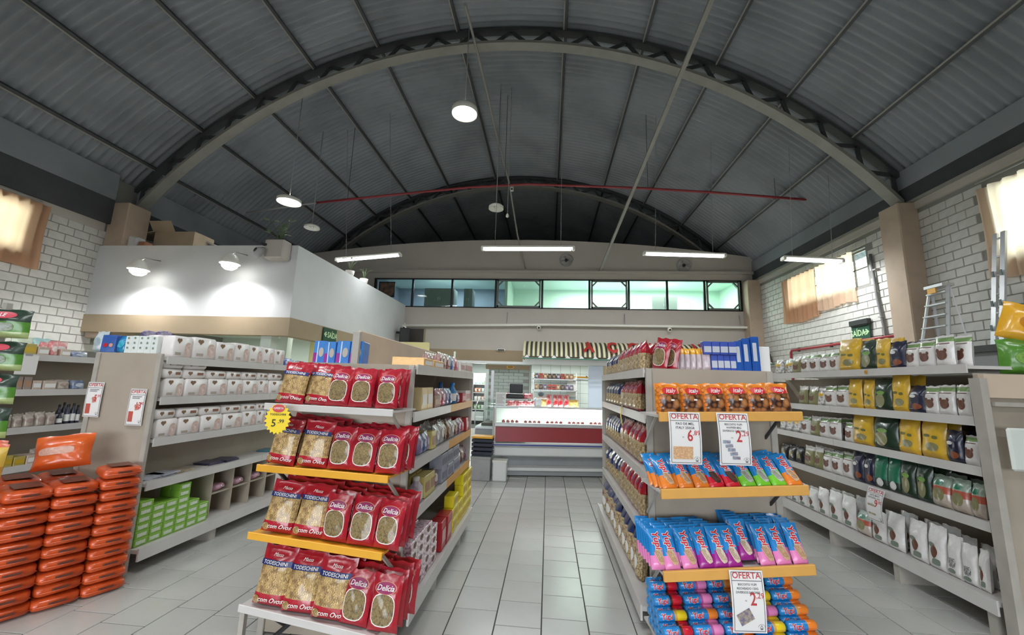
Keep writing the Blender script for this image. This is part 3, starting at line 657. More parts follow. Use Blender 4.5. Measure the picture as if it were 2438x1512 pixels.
# =================================================================== products
class Bag:
    """pillow pouch, base at z=0, front towards -y"""
    def __init__(s, w, h, d, seed=0, flat=.5, nx=10, nz=14, seal=.06, gus=1, wave=.004):
        s.w, s.h, s.d = w, h, d; s.nx, s.nz = nx, nz; s.flat = flat; s.seal = seal; s.r = random.Random(seed); s.ph = [s.r.uniform(0, 6) for _ in range(8)]; s.wave = wave; s.parts = []
    def T(s, u, v):
        e = max(0, 1 - abs(u) ** 3.2) ** .5
        q = min(1, max(0, (v - .0) / .10)) ** .5 * min(1, max(0, (1 - s.seal - v) / .28)) ** .6
        c = 1 + .10 * sin(u * 5 + s.ph[0] + v * 4) * sin(v * 9 + s.ph[1])
        return s.d / 2 * e * q * c + .0012
    def S(s, x, z, off=.0):
        u = max(-1, min(1, x / (s.w / 2))); v = max(0, min(1, z / s.h))
        return s.T(u, v) + off
    def pt(s, u, v, side):
        k = 1 - .05 * sin(pi * v) - .02 * sin(v * 7 + s.ph[2])
        x = u * s.w / 2 * k
        z = v * s.h + (s.wave * sin(u * 6 + s.ph[3]) if v > .97 else 0)
        y = -side * s.T(u, v) + .01 * s.h * sin(v * 3 + s.ph[4]) * v
        return (x, y, z)
    def body(s, zone):
        m = MB(True); nx, nz = s.nx, s.nz
        for side in (1, -1):
            vs = [s.pt(-1 + 2 * i / nx, j / nz, side) for j in range(nz + 1) for i in range(nx + 1)]
            o = len(m.v); m.v += vs
            for j in range(nz):
                for i in range(nx):
                    f = (j * (nx + 1) + i, j * (nx + 1) + i + 1, (j + 1) * (nx + 1) + i + 1, (j + 1) * (nx + 1) + i)
                    if side < 0: f = f[::-1]
                    m.f.append(tuple(q + o for q in f)); m.m.append(m.mi(zone(-1 + 2 * (i + .5) / nx, (j + .5) / nz, side))); m.sm.append(True)
        s.bodymb = m; return s
    def F(s, off=.002, side=1):
        def f(a, b):
            v = max(0, min(1, b / s.h)); k = 1 - .05 * sin(pi * v) - .02 * sin(v * 7 + s.ph[2])
            u = max(-1, min(1, a / (s.w / 2 * k)))
            return (a, -side * (s.T(u, v) + off) + .01 * s.h * sin(v * 3 + s.ph[4]) * v, b)
        return f
    def patch(s, nm, cx, cz, rx, rz, m, n=2.0, off=.002, lab=None, border=None, seg=22, add=None, ang=0):
        f = s.F(off); k = add or MB(True); rings = 4
        def P(r, t):
            c_, s_ = cos(t), sin(t); g = (abs(c_) ** n + abs(s_) ** n) ** (-1 / n); a, b = rx * r * g * c_, rz * r * g * s_
            return f(cx + a * cos(ang) - b * sin(ang), cz + a * sin(ang) + b * cos(ang))
        vs = [P(0, 0)] + [P((i + 1) / rings, 2 * pi * j / seg) for i in range(rings) for j in range(seg)]
        fs = [(0, 1 + j, 1 + (j + 1) % seg) for j in range(seg)] + [(1 + i * seg + j, 1 + (i + 1) * seg + j, 1 + (i + 1) * seg + (j + 1) % seg, 1 + i * seg + (j + 1) % seg) for i in range(rings - 1) for j in range(seg)]
        k.add(vs, fs, m)
        if border:
            bm_, bw = border; k.add([P(1, 2 * pi * j / seg) for j in range(seg)] + [P(1 + bw, 2 * pi * j / seg) for j in range(seg)], [(j, (j + 1) % seg, seg + (j + 1) % seg, seg + j)[::-1] for j in range(seg)], bm_)
        if add is None: s.parts.append((nm, k, lab))
        return s
    def band(s, nm, x0, x1, z0, z1, m, off=.002, nx=8, nz=2, add=None, ang=0):
        f = s.F(off); k = add or MB(True); cx, cz = (x0 + x1) / 2, (z0 + z1) / 2
        vs = []
        for j in range(nz + 1):
            for i in range(nx + 1):
                a, b = x0 + (x1 - x0) * i / nx - cx, z0 + (z1 - z0) * j / nz - cz
                vs.append(f(cx + a * cos(ang) - b * sin(ang), cz + a * sin(ang) + b * cos(ang)))
        k.add(vs, [(j * (nx + 1) + i, j * (nx + 1) + i + 1, (j + 1) * (nx + 1) + i + 1, (j + 1) * (nx + 1) + i) for j in range(nz) for i in range(nx)], m)
        if add is None: s.parts.append((nm, k, None))
        return s
    def text(s, nm, t, size, cx, cz, m, off=.004, lab=None, outline=None, **kw):
        f = s.F(off); k = MB()
        if outline: 
            f2 = s.F(off - .0012); text_mb(k, t, size, lambda a, b: f2(a + cx, b + cz), outline, **dict(kw, bold=kw.get('bold', 0) + .045))
        text_mb(k, t, size, lambda a, b: f(a + cx, b + cz), m, **kw); s.parts.append((nm, k, lab)); return s
    def done(s, name): return Prod(name, s.bodymb, s.parts, s.w, s.h, s.d)
class Carton(Bag):
    """rigid carton or taut pack, base at z=0"""
    def T(s, u, v): return s.d / 2
    def pt(s, u, v, side): return (u * s.w / 2, -side * s.d / 2, v * s.h)
    def F(s, off=.001, side=1): return lambda a, b: (a, -s.d / 2 - off, b)
    def body(s, m, bev=.004, soft=False, top=None):
        k = MB(soft); k.box((0, 0, s.h / 2), (s.w, s.d, s.h), m, bev=bev); s.bodymb = k
        if top: k.b2((-s.w / 2 + bev, -s.d / 2 + bev, s.h), (s.w / 2 - bev, s.d / 2 - bev, s.h + .0012), top)
        return s
class Prod:
    def __init__(s, name, body, parts, w, h, d):
        s.name, s.w, s.h, s.d = name, w, h, d; s.body = body.mesh(name); s.parts = [(n, k.mesh(n), l) for n, k, l in parts]
        j = MB(); j.join(body)
        for n, k, l in parts: j.join(k)
        s.joined = j.mesh(name)
USED = {}
def put(p, label, cat, loc, rz=0, group=None, tilt=0, roll=0, sc=1, detail=True, name=None):
    o = link(name or p.name, p.body if (detail and p.parts) else p.joined); tag(o, label, cat, group)
    o.location = loc; o.rotation_euler = (tilt, roll, rz)
    o.scale = sc if isinstance(sc, (tuple, list)) else (sc, sc, sc)
    if detail:
        for n, me, l in p.parts:
            c = link(n, me, o)
            if l: c['label'] = l
    if not group: USED[label] = USED.get(label, 0) + 1
    return o
def Mnest(name, a, b2, scale, lump):
    """tangled noodles or twists seen through glossy film: distorted bands in two tones"""
    m = bpy.data.materials.new(name); m.use_nodes = True; MC[name] = m
    nt = m.node_tree; b = nt.nodes['Principled BSDF']; L = nt.links.new
    tc = nt.nodes.new('ShaderNodeTexCoord'); w = nt.nodes.new('ShaderNodeTexWave'); n = nt.nodes.new('ShaderNodeTexNoise'); mx = nt.nodes.new('ShaderNodeMix'); mx.data_type = 'RGBA'; mu = nt.nodes.new('ShaderNodeMath'); mu.operation = 'MULTIPLY'
    w.inputs['Scale'].default_value = scale; w.inputs['Distortion'].default_value = 14; w.inputs['Detail'].default_value = 2; w.inputs['Detail Scale'].default_value = 1.6
    n.inputs['Scale'].default_value = scale * 1.1; n.inputs['Detail'].default_value = 3
    L(tc.outputs['Object'], w.inputs['Vector']); L(tc.outputs['Object'], n.inputs['Vector']); L(w.outputs['Fac'], mu.inputs[0]); L(n.outputs[0], mu.inputs[1])
    mr = nt.nodes.new('ShaderNodeMapRange'); mr.inputs[1].default_value = .02; mr.inputs[2].default_value = .42
    v = nt.nodes.new('ShaderNodeTexVoronoi'); v.inputs['Scale'].default_value = lump; L(tc.outputs['Object'], v.inputs['Vector']); v2 = nt.nodes.new('ShaderNodeMapRange'); v2.inputs[1].default_value = .25; v2.inputs[2].default_value = .85; v2.inputs[3].default_value = 1.25; v2.inputs[4].default_value = .25; L(v.outputs['Distance'], v2.inputs[0])
    m2 = nt.nodes.new('ShaderNodeMath'); m2.operation = 'MULTIPLY'; ad = nt.nodes.new('ShaderNodeMath'); ad.operation = 'ADD'; ad.inputs[1].default_value = .16; L(mu.outputs[0], ad.inputs[0]); L(ad.outputs[0], m2.inputs[0]); L(v2.outputs[0], m2.inputs[1]); mu = m2; L(mu.outputs[0], mr.inputs[0])
    mx.inputs['A'].default_value = lin(b2); mx.inputs['B'].default_value = lin(a); L(mr.outputs[0], mx.inputs['Factor']); L(mx.outputs['Result'], b.inputs['Base Color'])
    bp = nt.nodes.new('ShaderNodeBump'); bp.inputs['Strength'].default_value = .6; bp.inputs['Distance'].default_value = .006; L(mu.outputs[0], bp.inputs['Height']); L(bp.outputs[0], b.inputs['Normal'])
    b.inputs['Roughness'].default_value = .3; b.inputs['Coat Weight'].default_value = .7; b.inputs['Coat Roughness'].default_value = .1; m.diffuse_color = lin(a)
    return m
# ---- print colours
m_red = M('film_red', (176, 26, 44), .25, coat=.6, noise=.4, scale=24, second=(130, 12, 30), bump=.45)
m_redd = M('film_dark_red', (150, 26, 36), .28, coat=.5, noise=.3, scale=30, bump=.25)
m_wht = M('print_white', (240, 238, 234), .4)
m_navy = M('print_navy', (30, 46, 110), .35)
m_pasta = Mnest('egg_pasta_nests', (214, 180, 118), (98, 64, 34), 34, 27)
m_pasta2 = Mnest('pasta_twists', (158, 136, 88), (70, 52, 30), 55, 75)
m_cookie = Mfood('honey_biscuits', (196, 138, 84), (170, 110, 62), (58, 26, 14), 26)
m_purple = M('logo_plum', (150, 40, 92), .35)
m_oran = M('film_orange', (238, 140, 34), .28, coat=.5, noise=.35, scale=18, second=(222, 112, 20), bump=.2)
m_crim = M('print_crimson', (206, 36, 44), .35); m_sky = M('film_sky_blue', (34, 136, 206), .25, coat=.5, noise=.3, scale=14, second=(20, 104, 180), bump=.1)
m_clear = M('film_clear', (200, 188, 176), .18, coat=.6, noise=.5, scale=22, second=(160, 130, 100))
# egg pasta
b = Bag(.195, .285, .072, 1, seal=.07).body(lambda u, v, s: m_red if v > .74 or v < .2 else m_pasta)
b.band('label_band', -.088, .088, .192, .218, m_navy, .0025); b.text('band_lettering', 'TODESCHINI', .024, 0, .205, m_wht, .0045, bold=.012)
b.text('brand_lettering', 'Massa', .024, 0, .243, m_wht, .003, shear=.3); b.text('lower_lettering', 'com Ovos', .032, .02, .034, m_wht, .0035, shear=.35, bold=.01)
b.patch('noodle_picture', -.062, .03, .022, .02, m_pasta, 2, .003)
P_EGG = b.done('pasta_bag')
b = Bag(.164, .25, .056, 2, seal=.05).body(lambda u, v, s: m_red)
b.patch('window', .0, .098, .058, .066, m_pasta2, 3.2, .0022, border=(m_wht, .06)); b.patch('logo', 0, .192, .054, .026, m_purple, 2, .003, border=(M('logo_gold', (214, 150, 110), .4), .09))
b.text('logo_lettering', 'Delícia', .034, .0, .192, m_wht, .006, shear=.25, bold=.012)
P_DEL = b.done('pasta_bag')
b = Bag(.19, .215, .085, 3, seal=.06).body(lambda u, v, s: m_oran if v > .62 or u < -.72 else m_cookie)
b.patch('logo', .004, .158, .056, .026, m_crim, 3, .003); b.text('logo_lettering', 'italy', .044, .004, .158, m_wht, .0055, shear=.3, bold=.008)
hx = MB()
for cx, cz in ((-.075, .19), (-.052, .176), (-.078, .162), (-.08, .135), (-.07, .11), (-.082, .085), (-.074, .06), (-.083, .035), (-.03, .195)): b.patch('', cx, cz, .011, .0125, M('honey_cell', (214, 116, 22), .35), 2, .0018, border=(M('honey_line', (110, 56, 16), .4), .12), seg=6, add=hx)
b.parts.append(('honeycomb_print', hx, None)); b.band('price_tag', -.0, .026, .088, .1, m_wht, .004, 2, 1)
P_ITA = b.done('biscuit_bag')
# wafers in four flavours
def wafer(mc, seed, pic=(214, 176, 136)):
    b = Bag(.092, .215, .036, seed, seal=.03, nx=8, nz=12, wave=.0005).body(lambda u, v, s: m_sky if v > .40 + .05 * sin(u * 7 + seed) + .03 * u else mc)
    wp = M('wafer_%d_%d_%d' % pic, pic, .5, noise=.6, scale=160, second=tuple(int(c * .6) for c in pic))
    b.patch('wafer_picture', .008, .066, .021, .042, wp, 3.5, .0022, ang=.35)
    k = MB(); f = b.F(.0032)
    for i in range(4):
        x = -.006 + i * .008
        k.bar(f(x - .014, .098), f(x + .012, .04), .0018, .001, M('wafer_line', (120, 80, 50), .5), up=(0, 1, 0))
    b.parts.append(('wafer_lines', k, None))
    b.text('lettering', 'Yupi', .052, .0, .152, m_crim, .0045, outline=m_wht, rot=-pi / 2 + .14, bold=.03, shear=.2)
    return b.done('wafer_pack')
m_wo = M('film_tangerine', (240, 132, 40), .28, coat=.5); m_wr = M('film_cherry', (206, 24, 44), .28, coat=.5); m_wg = M('film_lime', (124, 206, 50), .28, coat=.5); m_wp = M('film_pink', (234, 134, 190), .28, coat=.5); m_wv = M('film_violet', (160, 34, 140), .28, coat=.5)
WAF = {'orange': wafer(m_wo, 1), 'red': wafer(m_wr, 2, (60, 36, 28)), 'green': wafer(m_wg, 3, (190, 196, 186)), 'pink': wafer(m_wp, 4), 'purple': wafer(m_wv, 5, (226, 206, 180))}
# biscuit rolls, axis along x
def roll(mc, mid):
    b = Bag(.2, .056, .056, 3); k = MB(True); n = 12
    prof = [(-.1, .017), (-.096, .02), (-.09, .0275), (-.03, .028), (.012, .028), (.03, .028), (.05, .028), (.09, .0275), (.096, .02), (.1, .017)]
    vs = [(x, r * cos(2 * pi * j / n), .028 + r * sin(2 * pi * j / n)) for x, r in prof for j in range(n)]
    for i in range(len(prof) - 1):
        m = m_sky if prof[i][0] < .01 else mid if prof[i][0] < .03 else mc
        k.add([], [], m); fs = [(i * n + j, i * n + (j + 1) % n, (i + 1) * n + (j + 1) % n, (i + 1) * n + j) for j in range(n)]
        if i == 0: k.v += vs
        for f in fs: k.f.append(f); k.m.append(k.mi(m)); k.sm.append(True)
    k.f += [tuple(range(n))[::-1], tuple(range(9 * n, 10 * n))]; k.m += [k.mi(m_sky), k.mi(mc)]; k.sm += [False, False]
    t = MB()
    for off, m, bo in ((.0293, m_wht, .07), (.0302, m_crim, .03)):
        text_mb(t, 'Yupi', .04, lambda a, b_: (a - .042, -off * cos(b_ / .028 + .25), .028 + off * sin(b_ / .028 + .25)), m, bold=bo, shear=.2)
    return Prod('biscuit_roll', k, [('lettering', t, None)], .2, .056, .056)
ROLL = [roll(m_wr, M('print_choc', (70, 36, 26), .4)), roll(m_wp, M('print_mauve', (170, 90, 150), .4)), roll(m_wo, M('print_tan', (210, 160, 90), .4)), roll(M('film_yellow', (240, 206, 24), .28, coat=.5), M('print_tan', (210, 160, 90), .4)), roll(m_wo, m_sky)]
# ------------------------------------------------------------------ pasta end display
def proj(p):
    d = RC.transposed() @ (Vector(p) - Vector((0, 0, HC))); return 1219 + FPX * d.x / d.y, 756 - FPX * d.z / d.y
def solve(f, px, lo, hi):
    """position along a shelf whose sight line has the surveyed bearing px"""
    s = 1 if proj(f(hi))[0] > proj(f(lo))[0] else -1
    for _ in range(40):
        m = (lo + hi) / 2
        if (proj(f(m))[0] - px) * s > 0: hi = m
        else: lo = m
    return (lo + hi) / 2
E1 = thing('end_rack', 'four tier bag rack with white and yellow shelves on the pasta gondola end', 'shelf rack', (-1.33, 2.74, 0))
YW1 = radians(-7)
def fr1(z, tau):
    X = Vector((cos(YW1) * cos(tau), sin(YW1) * cos(tau), sin(tau))); Y = Vector((-sin(YW1), cos(YW1), 0)); Z = X.cross(Y)
    return lambda u, v, w: Vector((-1.795, 2.468, z)) + X * u + Y * v + Z * w
SH = [(1.481, -.004, m_shelf), (1.107, -.002, m_yellow), (.716, -.02, m_yellow), (.318, -.042, m_shelf)]
O = Vector((-1.33, 2.74, 0)); E1F = []
for i, (z, dz, m) in enumerate(SH):
    F_ = fr1(z, math.atan(dz / .89)); E1F.append(F_); R3 = Matrix((F_(1, 0, 0) - F_(0, 0, 0), F_(0, 1, 0) - F_(0, 0, 0), F_(0, 0, 1) - F_(0, 0, 0))).transposed()
    s = MB(); s.box(F_(.448, .15, -.012) - O, (.89, .3, .012), m, R=R3); f = obj('shelf', s, E1)
    s = MB(); s.box(F_(.448, -.003, -.018) - O, (.896, .012, .042), m, R=R3, bev=.003); obj('front_lip', s, f)
    for u in (.1, .86):
        s = MB(); s.bar(F_(u, .05, -.03) - O, F_(u, .3, -.25) - O, .02, .012, m_brk if u < .5 and i else m_post, up=(1, 0, 0)); obj('bracket', s, f)
for u in (.02, .87):
    s = MB(); s.bar(fr1(.31, -.045)(u, .02, 0) - O, Vector(fr1(0, 0)(u, .02, 0)) - O, .03, .03, m_post); obj('leg', s, E1)
s = MB(); s.bar(Vector((-1.72, 2.45, .02)) - O, Vector((-1.45, 2.72, .25)) - O, .02, .02, m_brk); obj('brace', s, E1)
TIER = ['top', 'second', 'third', 'lowest']
SLOTS = [([684, 752], [797, 853, 916]), ([662, 737], [803, 856, 919]), ([655, 728], [790, 852, 914]), ([635, 706, 778], [835, 905])]
DEEP = [(2, 3), (3, 4), (4, 5), (4, 5)]
SCL = [.93, .98, 1.03, 1.1]
rr = random.Random(5)
for i, (eg, de) in enumerate(SLOTS):
    F_ = E1F[i]; n0 = 0
    for j, (px, p) in enumerate([(q, P_EGG) for q in eg] + [(q, P_DEL) for q in de]):
        egg = p is P_EGG; u0 = solve(lambda u: F_(u, .03, 0), px, 0, 1)
        pitch = (.078 if egg else .062) * SCL[i]
        tl = -radians(13 + rr.uniform(-3, 3)) if egg else -radians(9 + rr.uniform(-2, 3))
        rl = rr.uniform(.03, .09) if egg else rr.uniform(-.02, .07)
        for q in range(DEEP[i][0 if egg else 1]):
            if .04 + q * pitch > .27: break
            loc = F_(u0 + (rr.uniform(-.01, .01) if q else 0), .042 + q * pitch, .004); front = q == 0
            lab = ('%s on pasta rack %s tier, front row, %s from diaper gondola' % ('noodle bag with blue band' if egg else 'red bag with oval window', TIER[i], ORD[j])) if front else 'pasta bag on pasta rack %s tier, %s row, behind %s bag from diaper gondola' % (TIER[i], ORD[q], ORD[j])
            put(p, lab, 'pasta bag', loc, rz=YW1 + rr.uniform(-.08, .08) + (.1 if egg else .04), group='pasta bags on the yellow end rack' if front else 'pasta bags behind the front row, %s tier' % TIER[i], tilt=tl + rr.uniform(-.03, .03), roll=rl, detail=q < 2, sc=SCL[i] * (1 + rr.uniform(-.02, .02) + (q * .02)))
# starburst price card
t = thing('price_card', 'yellow starburst price card hanging from the top pasta shelf', 'price sign', (-1.615, 2.345, 1.40)); t.rotation_euler = (0, 0, .15)
k = MB(); n = 40; vs = [(0, 0, 0)] + [((.078 if j % 2 else .064) * cos(2 * pi * j / n), 0, (.092 if j % 2 else .078) * sin(2 * pi * j / n)) for j in range(n)]
k.add(vs + [(v[0], .002, v[2]) for v in vs], [(0, 1 + j, 1 + (j + 1) % n) for j in range(n)] + [(n + 1, n + 2 + (j + 1) % n, n + 2 + j) for j in range(n)], M('card_yellow', (250, 216, 30), .5)); obj('card', k, t)
k = MB(); k.add([(.036 * cos(2 * pi * j / 20), -.0015, .062 + .024 * sin(2 * pi * j / 20)) for j in range(20)], [tuple(range(20))], m_crim); text_mb(k, 'OFERTA', .016, lambda a, b: (a, -.0025, b + .062), m_wht, bold=.02); obj('offer_oval', k, t)
k = MB(); text_mb(k, 'TODESCHINI', .016, lambda a, b: (a, -.0015, b + .026), m_pblk, bold=.02); text_mb(k, '5', .06, lambda a, b: (a - .02, -.0015, b - .026), m_pblk, bold=.01); text_mb(k, ',99', .03, lambda a, b: (a + .022, -.0015, b - .014), m_pblk, bold=.01); obj('writing', k, t)
# ------------------------------------------------------------------ biscuit end display
YW = radians(6)
def fr(z, tau):
    """frame of one ochre shelf: u right, v back, w up, from its front left corner"""
    X = Vector((cos(YW) * cos(tau), sin(YW) * cos(tau), sin(tau))); Y = Vector((-sin(YW), cos(YW), 0)); Z = X.cross(Y)
    return lambda u, v, w: Vector((.708, 2.70, z)) + X * u + Y * v + Z * w
E2 = thing('end_rack', 'end rack with thick ochre front rails on the biscuit gondola', 'shelf rack', (1.18, 3.1, 0))
TAU = [radians(1.9), radians(3), radians(3.8), radians(3.8)]
EZ = [1.485, 1.02, .552, .13]
E2F = []
for i in range(4):
    F_ = fr(EZ[i], TAU[i]); E2F.append(F_); R3 = Matrix((F_(1, 0, 0) - F_(0, 0, 0), F_(0, 1, 0) - F_(0, 0, 0), F_(0, 0, 1) - F_(0, 0, 0))).transposed(); O = Vector((1.18, 3.1, 0))
    s = MB(); s.box(F_(.455, .2, -.012) - O, (.9, .38, .014), m_shelf, R=R3); f = obj('shelf', s, E2)
    s = MB(); s.box(F_(.46, .0, -.012) - O, (.925, .022, .06), m_yellow2 if i < 3 else m_shelf, R=R3, bev=.004); obj('front_rail', s, f)
    for u in (.03, .88):
        s = MB(); s.bar(F_(u, .14, -.02) - O, F_(u, .38, -.23) - O, .018, .012, m_post if u < .5 else m_brk, up=(1, 0, 0)); obj('bracket', s, f)
# honey biscuit bags
for j, (u, px) in enumerate(zip((.02, .19, .335, .49, .635, .765), range(6))):
    q = E2F[0](u + .06, .075 - (.04 if j == 0 else 0), .002)
    put(P_ITA, 'orange honey biscuit bag with red oval on the top ochre shelf, %s from the aisle' % ORD[j], 'biscuit bag', q, rz=YW + rr.uniform(-.1, .1), group='honey biscuit bags on the top ochre shelf', tilt=-radians(8 + rr.uniform(-4, 4)), roll=rr.uniform(-.05, .05) - TAU[0], sc=.93 + rr.uniform(-.04, .03))
# wafers on the second shelf
row2 = ['orange', 'orange', 'orange', 'red', 'red', 'green', 'green', 'green', 'orange']
for j, c in enumerate(row2):
    for q in range(4):
        p = E2F[1](.075 + j * .1 + rr.uniform(-.006, .006) - q * .012, .03 + q * .045, .004)
        put(WAF[c], ('%s wafer pack, front row of the middle ochre shelf, %s from the aisle' % (c, ORD[j])) if q == 0 else 'wafer pack on the middle ochre shelf, %s row back, %s from the aisle' % (ORD[q], ORD[j]), 'wafer pack', p, rz=YW + rr.uniform(-.06, .06), group='front wafers on the middle ochre shelf' if q == 0 else 'rear wafers on the middle ochre shelf', tilt=-radians(36 + rr.uniform(-3, 3)), roll=rr.uniform(-.12, .02) - .1, detail=q < 2)
row3 = [(.075, 'pink'), (.185, 'pink'), (.285, 'purple'), (.375, 'purple'), (.46, 'purple'), (.565, 'purple'), (.665, 'pink'), (.765, 'pink'), (.862, 'pink')]
for j, (u, c) in enumerate(row3):
    for q in range(5):
        p = E2F[2](u + rr.uniform(-.005, .005) - (q * .012 if u < .5 else -q * .004), .03 + q * .048 + (.05 if j == 5 else 0), .004 + (.02 if j == 5 else 0))
        if j in (4,) and q > 1: continue
        put(WAF[c], ('%s tipped wafer pack, front row of the lowest ochre shelf, %s from aisle' % (c, ORD[j])) if q == 0 else 'wafer pack on the lowest ochre shelf, %s row back, %s from the aisle' % (ORD[q], ORD[j]), 'wafer pack', p, rz=YW + rr.uniform(-.05, .05), group='front wafers on the lowest ochre shelf' if q == 0 else 'rear wafers on the lowest ochre shelf', tilt=-radians(24 + rr.uniform(-3, 3)), roll=rr.uniform(-.05, .02) - .04, detail=q < 2, sc=(1.03, 1.05, 1.08))
for q in range(6):
    p = E2F[2](-.02 + .015, .0 + q * .05 + .05, .004); put(WAF['pink'], 'pink tipped wafer pack at the aisle edge of the lowest ochre shelf, %s back' % ORD[q], 'wafer pack', p, rz=YW, group='wafers at the aisle edge', tilt=-radians(22), detail=False, sc=1.05)
# rolls
cols = [(.09, 0), (.278, 1), (.465, 2), (.652, 3), (.84, 4)]
for ci, (u, kind) in enumerate(cols):
    for d in range(6):
        hgt = min(5, 1 + d)
        for l in range(hgt):
            if l < hgt - 2 and d > 2 and ci not in (0, 4): continue
            p = E2F[3](u + rr.uniform(-.003, .003), -.02 + d * .0585, .004 + l * .0568 + (.027 if 0 else 0))
            kd = kind if (d + l) % 4 else (kind + 1 + l) % 5
            vis = l == hgt - 1
            put(ROLL[kd], ('blue biscuit roll on the %s step of the roll pile, %s heap from aisle' % (ORD[d], ORD[ci])) if vis else 'blue biscuit roll inside the pile, %s step, %s heap, %s layer' % (ORD[d], ORD[ci], ORD[l]), 'biscuit roll', p, rz=YW + rr.uniform(-.015, .015), group='biscuit rolls on the bottom rack' if vis else 'biscuit rolls inside the pile', roll=-TAU[3], detail=vis, sc=(.9, 1, 1))
# posters on the ochre rails
m_pc1 = M('poster_biscuit', (214, 160, 120), .6, noise=1, scale=90, second=(226, 200, 150)); m_pc2 = M('poster_wafer', (150, 170, 190), .6, noise=1, scale=70, second=(150, 80, 80)); m_pc3 = M('poster_rolls', (120, 110, 140), .6, noise=1, scale=60, second=(190, 176, 130))
q = E2F[0](.15, -.022, .018); offer(q, .2, .315, ['PAO DE MEL', 'ITALY 250GR'], '6', '89', [(-.4, .66, .22, .9, m_pc1, .0)], 'offer poster with one biscuit picture hanging on the top ochre rail', YW, radians(-1))
q = E2F[0](.455, -.022, .012); offer(q, .2, .315, ['BISCOITO YUPI', 'WAFFER 80G', 'DIVERSOS SABORES'], '2', '29', [(-.38 + .07 * i, .53 + .075 * i, -.14 + .07 * i, .59 + .075 * i, m_pc2, .1 * (i % 2)) for i in range(5)], 'offer poster with five small wafer pictures on the top ochre rail', YW, radians(-3))
q = E2F[2](.485, -.022, .012); offer(q, .2, .33, ['BISCOITO YUPI', 'RECHEADO 120G', 'DIVERSOS SABORES'], '2', '29', [(-.34, .64, .1, .84, m_pc3, .5)], 'offer poster with tilted roll picture on the lowest ochre rail', YW, radians(-2))
# =================================================================== more products
def simple(name, w, h, d, zones, patches=(), kind=Bag, seed=1, text=(), bands=(), **kw):
    b = kind(w, h, d, seed, **({} if kind is Carton else kw))
    if kind is Carton: b.body(zones, **kw)
    else:
        def zf(u, v, s):
            for vm, m in zones:
                if v < vm: return m
            return zones[-1][1]
        b.body(zf)
    for nm, cx, cz, rx, rz, m, n in patches: b.patch(nm, cx, cz, rx, rz, m, n, .0022)
    for nm, x0, x1, z0, z1, m in bands: b.band(nm, x0, x1, z0, z1, m, .0024)
    for nm, t, size, cx, cz, m in text: b.text(nm, t, size, cx, cz, m, bold=.01)
    return b.done(name)
def film(n, rgb, second=None, noise=.35, scale=25, bump=.25): return M(n, rgb, .28, coat=.5, noise=noise, scale=scale, bump=bump, second=second)
f_wht = film('film_white', (226, 222, 218), (196, 190, 186)); f_grn = film('film_leaf', (126, 158, 96)); f_yel = film('film_mustard', (226, 182, 52), (196, 150, 40)); f_dkg = film('film_bottle_green', (34, 58, 40), (18, 30, 22))
f_navy = film('film_navy', (34, 36, 62), (18, 20, 36)); f_teal = film('film_teal', (32, 116, 84), (22, 84, 62)); f_olive = film('film_olive', (142, 138, 96), (108, 102, 66)); f_cow = M('film_patches', (232, 228, 224), .3, coat=.5, noise=1, scale=34, second=(30, 28, 34)); f_blk = film('film_black', (34, 32, 34))
f_brn = M('print_brown', (112, 70, 52), .45, noise=.5, scale=40, second=(84, 46, 34)); f_clr = m_clear; f_gtxt = M('print_moss', (112, 112, 52), .5); f_lg = M('print_lime', (132, 176, 78), .45, noise=.6, scale=60, second=(60, 90, 40))
ears = lambda cz, r, m: [('print_ear', -r * .75, cz + r * .8, r * .32, r * .38, m, 2), ('print_ear', r * .75, cz + r * .8, r * .32, r * .38, m, 2), ('print_face', 0, cz, r, r * .86, m, 2.2)]
